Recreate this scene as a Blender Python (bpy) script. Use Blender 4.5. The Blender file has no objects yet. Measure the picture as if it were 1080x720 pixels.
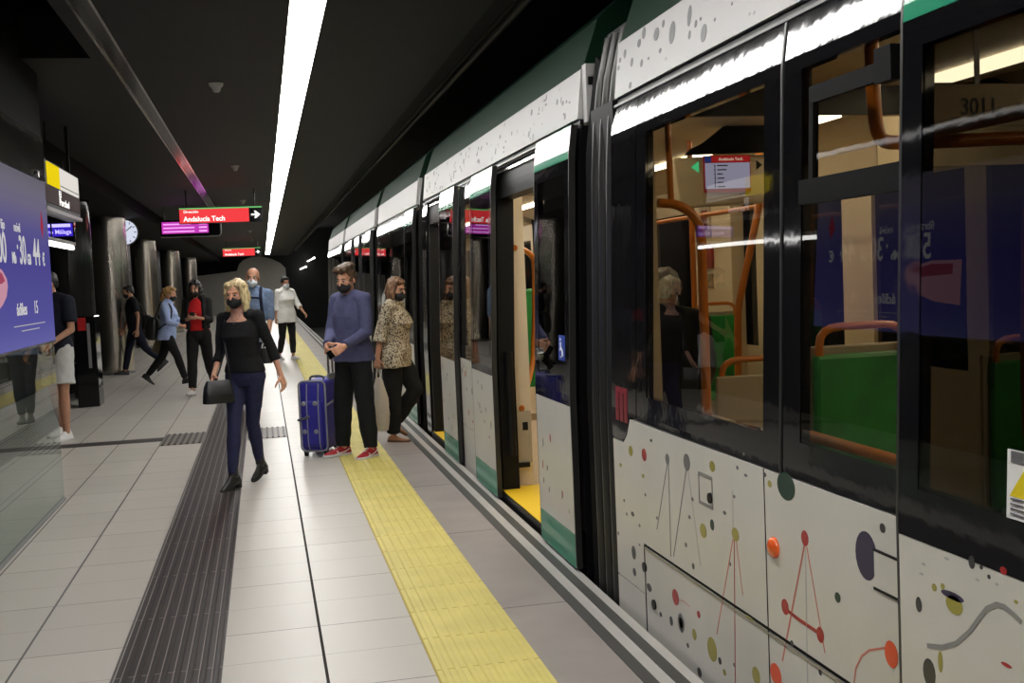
import bpy, math, random
import numpy as np
from mathutils import Matrix, Vector
random.seed(7)
SC = bpy.context.scene
COL = SC.collection
PI = math.pi
R = math.radians

# ------------------------------------------------------------------ materials
def nt(m):
    return m.node_tree.nodes, m.node_tree.links

def mat(name, col, rough=.5, metal=0., spec=.5, emit=0., ecol=None, bump=0., bscale=40., coat=0., var=0., vscale=6.):
    m = bpy.data.materials.new(name); m.use_nodes = True
    n, l = nt(m); b = n['Principled BSDF']
    b.inputs['Base Color'].default_value = (*col, 1)
    b.inputs['Roughness'].default_value = rough
    b.inputs['Metallic'].default_value = metal
    b.inputs['Specular IOR Level'].default_value = spec
    b.inputs['Coat Weight'].default_value = coat
    b.inputs['Coat Roughness'].default_value = .05
    if emit:
        b.inputs['Emission Color'].default_value = (*(ecol or col), 1)
        b.inputs['Emission Strength'].default_value = emit
    if bump or var:
        tc = n.new('ShaderNodeTexCoord')
    if bump:
        t = n.new('ShaderNodeTexNoise'); t.inputs['Scale'].default_value = bscale; t.inputs['Detail'].default_value = 4
        bp = n.new('ShaderNodeBump'); bp.inputs['Strength'].default_value = bump; bp.inputs['Distance'].default_value = .02
        l.new(tc.outputs['Object'], t.inputs['Vector']); l.new(t.outputs['Fac'], bp.inputs['Height']); l.new(bp.outputs['Normal'], b.inputs['Normal'])
    if var:
        t = n.new('ShaderNodeTexNoise'); t.inputs['Scale'].default_value = vscale; t.inputs['Detail'].default_value = 5
        r = n.new('ShaderNodeValToRGB')
        r.color_ramp.elements[0].position = .3; r.color_ramp.elements[1].position = .7
        r.color_ramp.elements[0].color = (*[c*(1-var) for c in col], 1)
        r.color_ramp.elements[1].color = (*[min(1, c*(1+var)) for c in col], 1)
        l.new(tc.outputs['Object'], t.inputs['Vector']); l.new(t.outputs['Fac'], r.inputs['Fac']); l.new(r.outputs['Color'], b.inputs['Base Color'])
    return m

def srgb(r, g, b):
    f = lambda c: (c/255/12.92) if c <= 10 else ((c/255+.055)/1.055)**2.4
    return (f(r), f(g), f(b))

def glass_mat(name, tint, refl=1.0, wob=.0):
    m = bpy.data.materials.new(name); m.use_nodes = True
    n, l = nt(m); n.clear()
    o = n.new('ShaderNodeOutputMaterial'); mx = n.new('ShaderNodeMixShader')
    tr = n.new('ShaderNodeBsdfTransparent'); tr.inputs['Color'].default_value = (*tint, 1)
    gl = n.new('ShaderNodeBsdfGlossy'); gl.inputs['Roughness'].default_value = .0; gl.inputs['Color'].default_value = (refl, refl, refl, 1)
    fr = n.new('ShaderNodeFresnel'); fr.inputs['IOR'].default_value = 1.45
    ge = n.new('ShaderNodeNewGeometry'); mu = n.new('ShaderNodeMath'); mu.operation = 'SUBTRACT'; mu.use_clamp = True     # the rear face of a pane adds no second mirror image
    l.new(fr.outputs['Fac'], mu.inputs[0]); l.new(ge.outputs['Backfacing'], mu.inputs[1])
    l.new(mu.outputs[0], mx.inputs['Fac']); l.new(tr.outputs['BSDF'], mx.inputs[1]); l.new(gl.outputs['BSDF'], mx.inputs[2]); l.new(mx.outputs['Shader'], o.inputs['Surface'])
    if wob:
        tc = n.new('ShaderNodeTexCoord'); t = n.new('ShaderNodeTexNoise'); t.inputs['Scale'].default_value = 2.2; t.inputs['Detail'].default_value = 1
        bp = n.new('ShaderNodeBump'); bp.inputs['Strength'].default_value = wob; bp.inputs['Distance'].default_value = .02
        l.new(tc.outputs['Object'], t.inputs['Vector']); l.new(t.outputs['Fac'], bp.inputs['Height'])
        l.new(bp.outputs['Normal'], gl.inputs['Normal'])
    return m

def emis(name, col, s):
    m = bpy.data.materials.new(name); m.use_nodes = True
    n, l = nt(m); n.clear()
    o = n.new('ShaderNodeOutputMaterial'); e = n.new('ShaderNodeEmission')
    e.inputs['Color'].default_value = (*col, 1); e.inputs['Strength'].default_value = s
    l.new(e.outputs['Emission'], o.inputs['Surface'])
    return m

# ------------------------------------------------------------------ mesh builder
class MB:
    def __init__(s): s.v = []; s.f = []; s.m = []; s.mi = 0
    def add(s, vs, fs, mi=None):
        o = len(s.v); s.v += [tuple(map(float, p)) for p in vs]
        s.f += [tuple(i+o for i in f) for f in fs]; s.m += [s.mi if mi is None else mi]*len(fs)
    def box(s, x0, x1, y0, y1, z0, z1, mi=None):
        vs = [(x, y, z) for x in (x0, x1) for y in (y0, y1) for z in (z0, z1)]
        s.add(vs, [(0,1,3,2),(4,6,7,5),(0,4,5,1),(2,3,7,6),(0,2,6,4),(1,5,7,3)], mi)
    def obox(s, c, ax, ay, az, mi=None):
        c, ax, ay, az = map(np.array, (c, ax, ay, az))
        vs = [c+i*ax+j*ay+k*az for i in (-1, 1) for j in (-1, 1) for k in (-1, 1)]
        s.add(vs, [(0,1,3,2),(4,6,7,5),(0,4,5,1),(2,3,7,6),(0,2,6,4),(1,5,7,3)], mi)
    def rings(s, rs, cap=True, mi=None):
        n = len(rs[0]); vs = [p for r in rs for p in r]; fs = []
        for i in range(len(rs)-1):
            for j in range(n):
                k = (j+1) % n; fs.append((i*n+j, i*n+k, (i+1)*n+k, (i+1)*n+j))
        if cap:
            fs.append(tuple(range(n))[::-1]); fs.append(tuple((len(rs)-1)*n+j for j in range(n)))
        s.add(vs, fs, mi)
    def cyl(s, a, b, ra, rb=None, n=16, mi=None, cap=True):
        a = np.array(a, float); b = np.array(b, float); rb = ra if rb is None else rb
        d = b-a; d = d/ (np.linalg.norm(d) or 1); u = np.cross(d, (0, 0, 1) if abs(d[2]) < .9 else (1, 0, 0)); u /= np.linalg.norm(u); w = np.cross(d, u)
        ring = lambda c, r: [c+r*(math.cos(t)*u+math.sin(t)*w) for t in np.linspace(0, 2*PI, n, endpoint=False)]
        s.rings([ring(a, ra), ring(b, rb)], cap, mi)
    def ell(s, c, ax, n=14, k=9, M=None, mi=None):
        c = np.array(c, float); M = np.eye(3) if M is None else np.array(M)
        rs = []
        for i in range(1, k):
            t = PI*i/k
            rs.append([c + M @ np.array([ax[0]*math.sin(t)*math.cos(q), ax[1]*math.sin(t)*math.sin(q), -ax[2]*math.cos(t)]) for q in np.linspace(0, 2*PI, n, endpoint=False)])
        vs = [p for r in rs for p in r]; fs = []
        for i in range(len(rs)-1):
            for j in range(n): fs.append((i*n+j, i*n+(j+1) % n, (i+1)*n+(j+1) % n, (i+1)*n+j))
        vs += [c+M@np.array([0, 0, -ax[2]]), c+M@np.array([0, 0, ax[2]])]; b = len(vs)-2
        for j in range(n):
            fs.append((b, (j+1) % n, j)); q = (len(rs)-1)*n; fs.append((b+1, q+j, q+(j+1) % n))
        s.add(vs, fs, mi)
    def cap(s, a, b, ra, rb=None, n=14, mi=None):
        rb = ra if rb is None else rb
        s.cyl(a, b, ra, rb, n, mi); s.ell(a, (ra,)*3, n, 8, mi=mi); s.ell(b, (rb,)*3, n, 8, mi=mi)
    def tube(s, pts, r, n=10, mi=None, smooth=4):
        P = [np.array(p, float) for p in pts]
        if smooth and len(P) > 2:       # round the corners
            Q = [P[0]]
            for i in range(1, len(P)-1):
                a, b, c = P[i-1], P[i], P[i+1]
                d0 = min(.09, np.linalg.norm(a-b)*.45); d1 = min(.09, np.linalg.norm(c-b)*.45)
                p0 = b+(a-b)/np.linalg.norm(a-b)*d0; p1 = b+(c-b)/np.linalg.norm(c-b)*d1
                for t in np.linspace(0, 1, smooth+1): Q.append((1-t)**2*p0+2*t*(1-t)*b+t*t*p1)
            Q.append(P[-1]); P = Q
        rs = []; pu = None
        for i, p in enumerate(P):
            d = P[min(i+1, len(P)-1)]-P[max(i-1, 0)]; d /= np.linalg.norm(d)
            u = np.cross(d, (0, 0, 1) if abs(d[2]) < .95 else (1, 0, 0)) if pu is None else pu-d*np.dot(pu, d)
            u /= np.linalg.norm(u); pu = u; w = np.cross(d, u)
            rr = r[i] if isinstance(r, (list, tuple)) and len(r) == len(P) else (r if not isinstance(r, (list, tuple)) else r[0])
            rs.append([p+rr*(math.cos(t)*u+math.sin(t)*w) for t in np.linspace(0, 2*PI, n, endpoint=False)])
        s.rings(rs, True, mi)
    def prism(s, pts, d, mi=None):          # flat outline extruded by vector d
        d = np.array(d, float); a = [np.array(p, float) for p in pts]; n = len(a)
        s.add(a+[p+d for p in a], [tuple(range(n))[::-1], tuple(range(n, 2*n))]+[(i, (i+1) % n, n+(i+1) % n, n+i) for i in range(n)], mi)
    def build(s, name, mats, parent=None, smooth=False, local=False, bevel=0., origin=None):
        me = bpy.data.meshes.new(name)
        off = np.zeros(3)
        if not local:
            if parent is not None: off = np.array(ORG[parent.name])
            elif origin is not None: off = np.array(origin, float)
            else:
                a = np.array(s.v); off = np.array([(a[:, 0].min()+a[:, 0].max())/2, (a[:, 1].min()+a[:, 1].max())/2, a[:, 2].min()])
        vv = (np.array(s.v)-off).tolist()
        me.from_pydata(vv, [], s.f); me.validate()
        if not isinstance(mats, (list, tuple)): mats = [mats]
        for m in mats: me.materials.append(m)
        if len(mats) > 1 and len(me.polygons) == len(s.m): me.polygons.foreach_set('material_index', s.m)
        import bmesh
        bm = bmesh.new(); bm.from_mesh(me); bmesh.ops.recalc_face_normals(bm, faces=bm.faces); bm.to_mesh(me); bm.free()
        if smooth:
            me.polygons.foreach_set('use_smooth', [True]*len(me.polygons))
            try: me.set_sharp_from_angle(angle=R(40))
            except Exception: pass
        o = bpy.data.objects.new(name, me); COL.objects.link(o)
        if parent is not None:
            o.parent = parent
            ORG[o.name] = tuple(ORG[parent.name])
        else:
            o.location = off.tolist(); ORG[o.name] = tuple(off)
        if bevel:
            b = o.modifiers.new('bevel', 'BEVEL'); b.width = bevel; b.segments = 2; b.limit_method = 'ANGLE'; b.angle_limit = R(50)
        return o
ORG = {}

def remesh(o, voxel, smooth=6, fac=.5):
    m = o.modifiers.new('r', 'REMESH'); m.mode = 'VOXEL'; m.voxel_size = voxel; m.use_smooth_shade = True
    if smooth:
        k = o.modifiers.new('s', 'SMOOTH'); k.iterations = smooth; k.factor = fac
    dg = bpy.context.evaluated_depsgraph_get(); dg.update()
    me = bpy.data.meshes.new_from_object(o.evaluated_get(dg))
    old = o.data; mats = list(old.materials); o.modifiers.clear(); o.data = me
    bpy.data.meshes.remove(old)
    me.materials.clear()
    for x in mats: me.materials.append(x)
    me.polygons.foreach_set('material_index', [0]*len(me.polygons))
    me.polygons.foreach_set('use_smooth', [True]*len(me.polygons))
    return o

def empty(name, loc, rz=0.):
    o = bpy.data.objects.new(name, None); COL.objects.link(o); o.empty_display_size = .1
    o.location = loc; o.rotation_euler = (0, 0, rz); ORG[o.name] = tuple(loc)
    return o

def tag(o, label=None, cat=None, group=None, kind=None):
    if label: o['label'] = label
    if cat: o['category'] = cat
    if group: o['group'] = group
    if kind: o['kind'] = kind
    return o

def text(name, body, loc, size, m, rot, parent=None, align='LEFT', ext=.001, xs=1., bold=0.):
    c = bpy.data.curves.new(name, 'FONT'); c.body = body; c.size = size; c.align_x = align; c.extrude = ext
    c.offset = bold
    t = bpy.data.objects.new('tmp', c); COL.objects.link(t)
    dg = bpy.context.evaluated_depsgraph_get(); dg.update()
    me = bpy.data.meshes.new_from_object(t.evaluated_get(dg)); bpy.data.objects.remove(t)
    me.materials.clear(); me.materials.append(m)
    o = bpy.data.objects.new(name, me); COL.objects.link(o); me.name = name
    base = np.array(ORG[parent.name]) if parent is not None else np.zeros(3)
    o.location = (np.array(loc)-base).tolist(); o.rotation_euler = rot; o.scale = (xs, 1, 1)
    if parent is not None: o.parent = parent
    return o
FACE_CAM = (PI/2, 0, 0)            # lettering facing -Y
FACE_TRAIN = (PI/2, 0, PI/2)       # lettering facing +X
FACE_PLAT = (PI/2, 0, -PI/2)       # lettering facing -X
# ------------------------------------------------------------------ shared materials
M = {}
M['white_paint'] = mat('white_paint', (.60, .585, .525), .34, coat=.2, var=.06, vscale=2)
M['fascia_white'] = mat('fascia_white', (.58, .57, .555), .45, spec=.3)
M['green_paint'] = mat('green_paint', srgb(44, 140, 106), .12, spec=.3)
M['green_dark'] = mat('green_dark', srgb(15, 50, 32), .55, spec=.2)
M['black_gloss'] = mat('black_gloss', (.006, .006, .007), .05, spec=.5, bump=.10, bscale=2.6)
M['black_rubber'] = mat('black_rubber', (.007, .007, .007), .5, spec=.18)
M['black_metal'] = mat('black_metal', (.008, .008, .008), .45, spec=.22)
M['rib_metal'] = mat('rib_metal', (.05, .05, .048), .32, metal=.6)
M['steel'] = mat('steel', (.55, .54, .52), .25, metal=1.)
M['grey_metal'] = mat('grey_metal', (.28, .28, .28), .4, metal=.5)
M['beige'] = mat('beige', srgb(222, 207, 178), .5)
M['beige_dark'] = mat('beige_dark', srgb(150, 132, 100), .5)
M['train_floor'] = mat('train_floor', srgb(185, 160, 125), .5, var=.1, vscale=30)
M['orange_pole'] = mat('orange_pole', srgb(206, 122, 38), .3)
M['seat_green'] = mat('seat_green', srgb(30, 140, 60), .45, var=.25, vscale=9)
M['seat_shell'] = mat('seat_shell', srgb(175, 165, 145), .4)
M['yellow'] = mat('yellow_step', srgb(240, 200, 40), .5)
M['glass'] = glass_mat('window_glass', (.66, .63, .56), 1., .02)
M['glass_door'] = glass_mat('door_glass', (.27, .26, .235), 1., .02)
M['glass_clear'] = glass_mat('screen_glass', (.80, .86, .82), 1.)
M['plain_white'] = mat('plain_white', (.8, .8, .8), .5)
M['steel_darkened'] = mat('steel_dark_reflection', (.02, .019, .018), .12, spec=.6)
M['vent_black'] = mat('vent_black', (.004, .004, .004), .6, spec=.08)
M['blackmatte'] = mat('black_matte', (.008, .008, .008), .7)
M['brushed'] = mat('brushed_steel', (.66, .60, .52), .24, metal=1., bump=.06, bscale=9)

# ------------------------------------------------------------------ platform floor
def floor_mat():
    m = bpy.data.materials.new('floor_tiles'); m.use_nodes = True
    n, l = nt(m); b = n['Principled BSDF']
    tc = n.new('ShaderNodeTexCoord'); sp = n.new('ShaderNodeSeparateXYZ'); l.new(tc.outputs['Object'], sp.inputs[0])
    def mth(op, a, bb=None):
        k = n.new('ShaderNodeMath'); k.operation = op
        for i, x in enumerate((a, bb)):
            if x is None: continue
            if isinstance(x, (int, float)): k.inputs[i].default_value = x
            else: l.new(x, k.inputs[i])
        return k.outputs[0]
    def joint(sock, off, pitch, w):
        f = mth('FRACT', mth('DIVIDE', mth('SUBTRACT', sock, off), pitch))
        return mth('LESS_THAN', mth('MULTIPLY', f, pitch), w)
    jx = joint(sp.outputs[0], .165, .4345, .011)
    jy = joint(sp.outputs[1], .245, .4120, .0045)
    jy2 = joint(sp.outputs[1], .245, .8240, .006)
    cell = n.new('ShaderNodeCombineXYZ')
    l.new(mth('FLOOR', mth('DIVIDE', mth('SUBTRACT', sp.outputs[0], .165), .4345)), cell.inputs[0])
    l.new(mth('FLOOR', mth('DIVIDE', mth('SUBTRACT', sp.outputs[1], .245), .824)), cell.inputs[1])
    wn = n.new('ShaderNodeTexWhiteNoise'); l.new(cell.outputs[0], wn.inputs['Vector'])
    ns = n.new('ShaderNodeTexNoise'); ns.inputs['Scale'].default_value = 3.; ns.inputs['Detail'].default_value = 6
    l.new(tc.outputs['Object'], ns.inputs['Vector'])
    v = mth('ADD', mth('MULTIPLY', wn.outputs[0], .16), mth('MULTIPLY', ns.outputs[0], .12))
    ramp = n.new('ShaderNodeMixRGB'); ramp.inputs[1].default_value = (.36, .335, .295, 1); ramp.inputs[2].default_value = (.62, .58, .52, 1)
    l.new(mth('ADD', v, .38), ramp.inputs[0])
    j1 = n.new('ShaderNodeMixRGB'); j1.inputs[2].default_value = (.26, .235, .21, 1); l.new(jy, j1.inputs[0]); l.new(ramp.outputs[0], j1.inputs[1])
    j2 = n.new('ShaderNodeMixRGB'); j2.inputs[2].default_value = (.075, .065, .058, 1); l.new(mth('MAXIMUM', jx, jy2), j2.inputs[0]); l.new(j1.outputs[0], j2.inputs[1])
    l.new(j2.outputs[0], b.inputs['Base Color'])
    rr = mth('ADD', mth('MULTIPLY', ns.outputs[0], .10), .34); l.new(rr, b.inputs['Roughness'])
    b.inputs['Specular IOR Level'].default_value = .35
    return m
def struct(mb, name, m, **k):
    o = mb.build(name, m, origin=(0, 0, 0), **k); o['kind'] = 'structure'; return o

b = MB(); b.box(-6.5, 1.04, -6, 68, -.5, 0); struct(b, 'floor', floor_mat())
M['kerb'] = mat('kerb_granite', srgb(150, 142, 136), .45, var=.10, vscale=2.5, bump=.03, bscale=200)
M['kerb_dark'] = mat('kerb_dark_strip', srgb(62, 60, 56), .6)
M['kerb_light'] = mat('kerb_light_strip', srgb(178, 174, 168), .5, var=.05)
b = MB(); b.box(1.04, 1.572, -6, 68, -.5, 0, 0)
b.box(1.356, 1.412, -6, 68, 0, .004, 1); b.box(1.470, 1.524, -6, 68, 0, .004, 1)
b.box(1.413, 1.469, -6, 68, 0, .003, 2); b.box(1.525, 1.572, -6, 68, 0, .003, 2)
for k in range(40): b.box(1.04, 1.355, .2+1.65*k, .205+1.65*k, 0, .0006, 1)
struct(b, 'trim_platform_edge', [M['kerb'], M['kerb_dark'], M['kerb_light']])
# yellow tactile strip: base slab + ribs + blisters, joints between slabs
M['tact_y'] = mat('yellow_tactile', srgb(212, 198, 112), .55, var=.08, vscale=4)
M['tact_y2'] = mat('yellow_tactile_joint', srgb(178, 156, 68), .7)
b = MB(); b.box(.606, 1.038, -6, 66, 0, .004, 0)
for k in range(8):
    x = .64+.052*k; b.prism([(x-.015, -6, .004), (x-.009, -6, .009), (x+.009, -6, .009), (x+.015, -6, .004)], (0, 72, 0), 0)
for k in range(174): b.box(.606, 1.038, -5.9+.4125*k-.002, -5.9+.4125*k+.002, .004, .0052, 1)
b.box(.597, .606, -6, 66, 0, .003, 1)
struct(b, 'trim_yellow_tactile', [M['tact_y'], M['tact_y2']])
# dark guiding strip with raised ribs
M['tact_d'] = mat('dark_tactile', srgb(46, 41, 40), .4, var=.2, vscale=3)
M['tact_d2'] = mat('dark_tactile_rib', srgb(150, 142, 134), .35)
b = MB(); b.box(-.687, -.253, -6, 66, 0, .004, 0)
for k in range(8):
    x = -.645+.0525*k; b.prism([(x-.013, -6, .004), (x-.008, -6, .009), (x+.008, -6, .009), (x+.013, -6, .004)], (0, 72, 0), 0)
    b.box(x-.018, x-.0135, -6, 66, .004, .0052, 1)
for k in range(88): b.box(-.687, -.253, -5.9+.82*k, -5.894+.82*k, .004, .0052, 1)
struct(b, 'trim_dark_tactile', [M['tact_d'], M['tact_d2']])
# cross pieces: warning tiles each side and the transverse drain
b = MB()
for (x0, x1) in ((-1.127, -.70), (-.245, .165)):
    b.box(x0, x1, 11.86, 12.72, 0, .004, 0)
    for k in range(7):
        x = x0+.03+(x1-x0-.06)*k/6; b.box(x-.011, x+.011, 11.86, 12.72, .004, .012, 1)
struct(b, 'trim_cross_tactile', [mat('cross_base', srgb(120, 112, 104), .5), mat('cross_rib', srgb(48, 43, 40), .5)])
b = MB(); b.box(-3.7, -1.127, 12.24, 12.52, 0, .003); struct(b, 'trim_drain', mat('drain', srgb(46, 40, 36), .6))
# thin metal rail line in the tiles
b = MB(); b.box(.163, .176, -6, 66, 0, .002); struct(b, 'trim_floor_line', mat('floor_line', srgb(44, 40, 36), .8, spec=.1))

# ------------------------------------------------------------------ ceiling and walls
def ceil_mat():
    m = mat('ceiling_panels', (.013, .0125, .012), .6, spec=.12)
    n, l = nt(m); b = n['Principled BSDF']
    tc = n.new('ShaderNodeTexCoord'); mp = n.new('ShaderNodeMapping'); br = n.new('ShaderNodeTexBrick')
    mp.inputs['Rotation'].default_value = (0, 0, 0)
    br.inputs['Scale'].default_value = 1.; br.inputs['Mortar Size'].default_value = .006; br.inputs['Brick Width'].default_value = 1.2; br.inputs['Row Height'].default_value = .3
    br.inputs['Color1'].default_value = (.013, .0125, .012, 1); br.inputs['Color2'].default_value = (.016, .015, .0145, 1); br.inputs['Mortar'].default_value = (.008, .0075, .007, 1)
    l.new(tc.outputs['Object'], mp.inputs[0]); l.new(mp.outputs[0], br.inputs['Vector']); l.new(br.outputs['Color'], b.inputs['Base Color'])
    return m
b = MB()
b.box(-1.125, .253, -6, 8.62, 3.3, 3.6); b.box(-2.23, .253, 8.62, 66, 3.3, 3.6)
b.box(.472, 1.50, -6, 66, 3.3, 3.6); b.box(.253, .472, -6, 66, 3.36, 3.6)
b.box(-4.2, -1.125, -6, 8.62, 3.9, 4.0)
struct(b, 'ceiling', ceil_mat())
b = MB(); b.box(-4.2, -2.23, 8.62, 66, 3.06, 3.6); struct(b, 'ceiling_soffit', mat('soffit_black', (.004, .004, .004), .7, spec=.08))
b = MB(); b.box(-3.95, -3.75, -6, 68, 0, 4.0); struct(b, 'wall_left', mat('wall_dark_panels', (.007, .0065, .006), .35, spec=.25))
M['endw'] = mat('end_wall_plaster', (.42, .40, .36), .7, var=.06, vscale=1)
b = MB()
pts = [(-3.75, 66, 0), (1.36, 66, 0), (1.36, 66, 2.55), (1.1, 66, 2.85), (.6, 66, 3.12), (0, 66, 3.29), (-.5, 66, 3.29), (-1.0, 66, 3.12), (-1.25, 66, 2.9), (-1.4, 66, 2.5), (-3.75, 66, 2.3)]
b.prism(pts, (0, .2, 0)); struct(b, 'wall_far', M['endw'])
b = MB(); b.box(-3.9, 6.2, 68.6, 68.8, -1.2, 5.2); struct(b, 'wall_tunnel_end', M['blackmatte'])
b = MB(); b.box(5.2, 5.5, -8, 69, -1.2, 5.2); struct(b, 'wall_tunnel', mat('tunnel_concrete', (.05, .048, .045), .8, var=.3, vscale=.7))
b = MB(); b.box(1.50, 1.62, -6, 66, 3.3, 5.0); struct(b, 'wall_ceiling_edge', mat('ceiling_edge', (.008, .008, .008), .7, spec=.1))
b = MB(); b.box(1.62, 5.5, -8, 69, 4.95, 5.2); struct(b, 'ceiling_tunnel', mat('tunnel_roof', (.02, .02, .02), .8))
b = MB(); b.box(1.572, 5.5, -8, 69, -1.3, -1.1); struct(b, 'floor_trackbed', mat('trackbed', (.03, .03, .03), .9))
b = MB(); b.box(-6.6, 6.2, -8.3, -8.1, -1.3, 5.2); struct(b, 'wall_back', mat('wall_back_paint', (.05, .05, .05), .6))
# bulkhead behind the glass screen, dark lobby side
b = MB(); b.box(-1.72, -1.60, -3, 9.20, 2.81, 3.9); struct(b, 'wall_lobby_header', mat('header_black', (.005, .005, .005), .7, spec=.1))

# ------------------------------------------------------------------ the continuous ceiling light
e = empty('strip_light', (.3625, 30, 3.3)); tag(e, 'long white continuous light strip running down the dark ceiling', 'ceiling light')
b = MB(); b.box(.256, .469, -5.9, 62.2, 3.300, 3.318); b.build('diffuser', emis('strip_emission', (1, .985, .95), 27.), e)
b = MB(); b.box(.2535, .2555, -5.9, 62.3, 3.292, 3.355); b.box(.4695, .4715, -5.9, 62.3, 3.292, 3.355); b.box(.2555, .4695, -5.9, 62.3, 3.32, 3.3595)
b.build('housing', M['grey_metal'], e)
# twin metal rails recessed in the ceiling
e = empty('ceiling_track', (-.95, 12, 3.3)); tag(e, 'pair of thin shiny metal rails on the dark ceiling left of the light', 'ceiling track')
for x in (-1.008, -.884):
    b = MB(); b.box(x-.009, x+.009, -2, 30, 3.285, 3.2995); b.build('rail', mat('rail_metal', (.5, .48, .46), .12, metal=1.), e)
b = MB(); b.box(-.998, -.894, -2, 30, 3.293, 3.2995); b.build('backing', mat('track_backing', (.004, .004, .004), .12, spec=.14), e)
# ceiling detectors
dm = mat('detector_plastic', (.45, .44, .42), .4)
def detector():
    e = empty('smoke_detector', (-.285, 9.68, 3.3))
    b = MB(); b.cyl((-.285, 9.68, 3.272), (-.285, 9.68, 3.2998), .05, .062, 24); b.build('base', dm, e, smooth=True)
    b = MB(); b.cyl((-.285, 9.68, 3.235), (-.285, 9.68, 3.272), .028, .042, 24); b.cyl((-.285, 9.68, 3.228), (-.285, 9.68, 3.235), .018, .028, 24); b.build('sensor', dm, e, smooth=True)
    return e
d0 = detector()
names = ['nearest round detector on the dark ceiling left of the light strip', 'second nearest round detector on the ceiling, above the red direction sign',
         'third ceiling detector, just above the arrow of the nearer red sign', 'fourth ceiling detector, between the two red direction signs', 'farthest ceiling detector, just above the farther red sign']
for i, y in enumerate((9.68, 16.2, 22.66, 35.0, 41.4)):
    if i == 0: d = d0
    else:
        d = d0.copy(); COL.objects.link(d); d.location = (-.285, y, 3.3)
        for c in list(d0.children):
            k = c.copy(); COL.objects.link(k); k.parent = d
    tag(d, names[i], 'smoke detector', 'detectors on the ceiling')

# ------------------------------------------------------------------ red direction signs
RED = emis('sign_red', srgb(232, 62, 66), 1.15); SWH = emis('sign_white', (1, .97, .93), 1.3)
SGR = emis('sign_green', srgb(120, 205, 120), .9); SBK = M['black_gloss']
def dir_sign(x0, x1, y, z0, z1, label):
    e = empty('direction_sign', ((x0+x1)/2, y, z0)); tag(e, label, 'sign', 'red direction signs')
    w = x1-x0; xa = x1-.2*w*.8
    b = MB(); b.box(x0-.01, x1+.01, y, y+.10, z0-.012, z1+.014); b.build('housing', M['black_metal'], e)
    b = MB(); b.box(x0, xa, y-.006, y-.0005, z0, z1-.02); b.build('red_panel', RED, e)
    b = MB(); b.box(xa, x1, y-.006, y-.0005, z0, z1-.02); b.build('arrow_panel', SBK, e)
    b = MB(); b.box(x0, x1, y-.006, y-.0005, z1-.018, z1+.004); b.build('green_edge', SGR, e)
    cx = (xa+x1)/2; cz = (z0+z1)/2-.01; s = .075
    b = MB(); b.prism([(cx-s, y-.009, cz+.014), (cx-s*.05, y-.009, cz+.014), (cx-s*.3, y-.009, cz+s*.85), (cx+s*.1, y-.009, cz+s*.85), (cx+s*1.1, y-.009, cz), (cx+s*.1, y-.009, cz-s*.85), (cx-s*.3, y-.009, cz-s*.85), (cx-s*.05, y-.009, cz-.014), (cx-s, y-.009, cz-.014)], (0, .0025, 0))
    b.build('arrow', SWH, e)
    text('lettering', 'Dirección', (x0+.07, y-.008, z1-.082), .062, SWH, FACE_CAM, e, bold=.001)
    text('lettering', 'Andalucía Tech', (x0+.065, y-.008, z0+.030), .118, SWH, FACE_CAM, e, xs=.95, bold=.003)
    for x in (x0+.12, x1-.12):
        b = MB(); b.cyl((x, y+.05, z1+.01), (x, y+.05, 3.2995), .012); b.build('hanger', M['black_metal'], e)
    return e
dir_sign(-1.33, .06, 20, 2.73, 2.985, 'larger red sign with white arrow hanging nearer, above the walking people')
dir_sign(-1.38, .005, 43, 2.75, 3.04, 'smaller red sign with white arrow, hanging farther away by the strip light')

# ------------------------------------------------------------------ LED departure displays
PK = emis('led_pink', srgb(205, 60, 190), .9); PK2 = emis('led_light', srgb(240, 170, 240), 1.2); BL = emis('led_blue', srgb(58, 40, 190), 1.0); BL2 = emis('led_blue_light', srgb(190, 180, 255), 1.4)
e = empty('departure_display', (-1.4, 24, 2.68)); tag(e, 'pink lit departure display hanging behind the larger red sign', 'display')
b = MB(); b.box(-1.99, -.80, 24, 24.12, 2.70, 3.03); b.build('housing', M['black_gloss'], e)
b = MB(); b.box(-1.96, -1.03, 23.99, 23.9995, 2.75, 2.99); b.build('screen', PK, e)
for i, (a, c) in enumerate(((.0, .55), (.0, .62), (.0, .62))):
    b = MB(); z = 2.94-.075*i; b.box(-1.93, -1.93+c, 23.985, 23.9895, z-.012, z+.014); b.box(-1.22, -1.06, 23.985, 23.9895, z-.014, z+.018); b.build('text_row', PK2, e)
b = MB(); b.tube([(-1.99, 24.06, 2.685), (-.78, 24.06, 2.685), (-.78, 24.06, 3.2995)], .016); b.build('frame', M['grey_metal'], e)
b = MB(); b.cyl((-1.9, 24.06, 3.03), (-1.9, 24.06, 3.2995), .014); b.build('hanger', M['grey_metal'], e)
e = empty('departure_display', (-2.14, 13, 2.2)); tag(e, 'blue lit display reading Metro Málaga beside the advertising screen', 'display')
b = MB(); b.box(-2.50, -1.985, 13, 13.1, 2.17, 2.42); b.build('housing', M['black_gloss'], e)
b = MB(); b.box(-2.48, -2.0, 12.99, 12.9995, 2.235, 2.375); b.build('screen', BL, e)
b = MB(); b.box(-2.47, -2.02, 12.985, 12.9895, 2.335, 2.37); b.build('header_bar', BL2, e)
text('lettering', 'Metro Málaga', (-2.36, 12.986, 2.262), .066, BL2, FACE_CAM, e, xs=.95, bold=.001)
for x in (-2.4, -2.08):
    b = MB(); b.cyl((x, 13.05, 2.42), (x, 13.05, 3.0595), .012); b.build('hanger', M['black_metal'], e)

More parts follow.
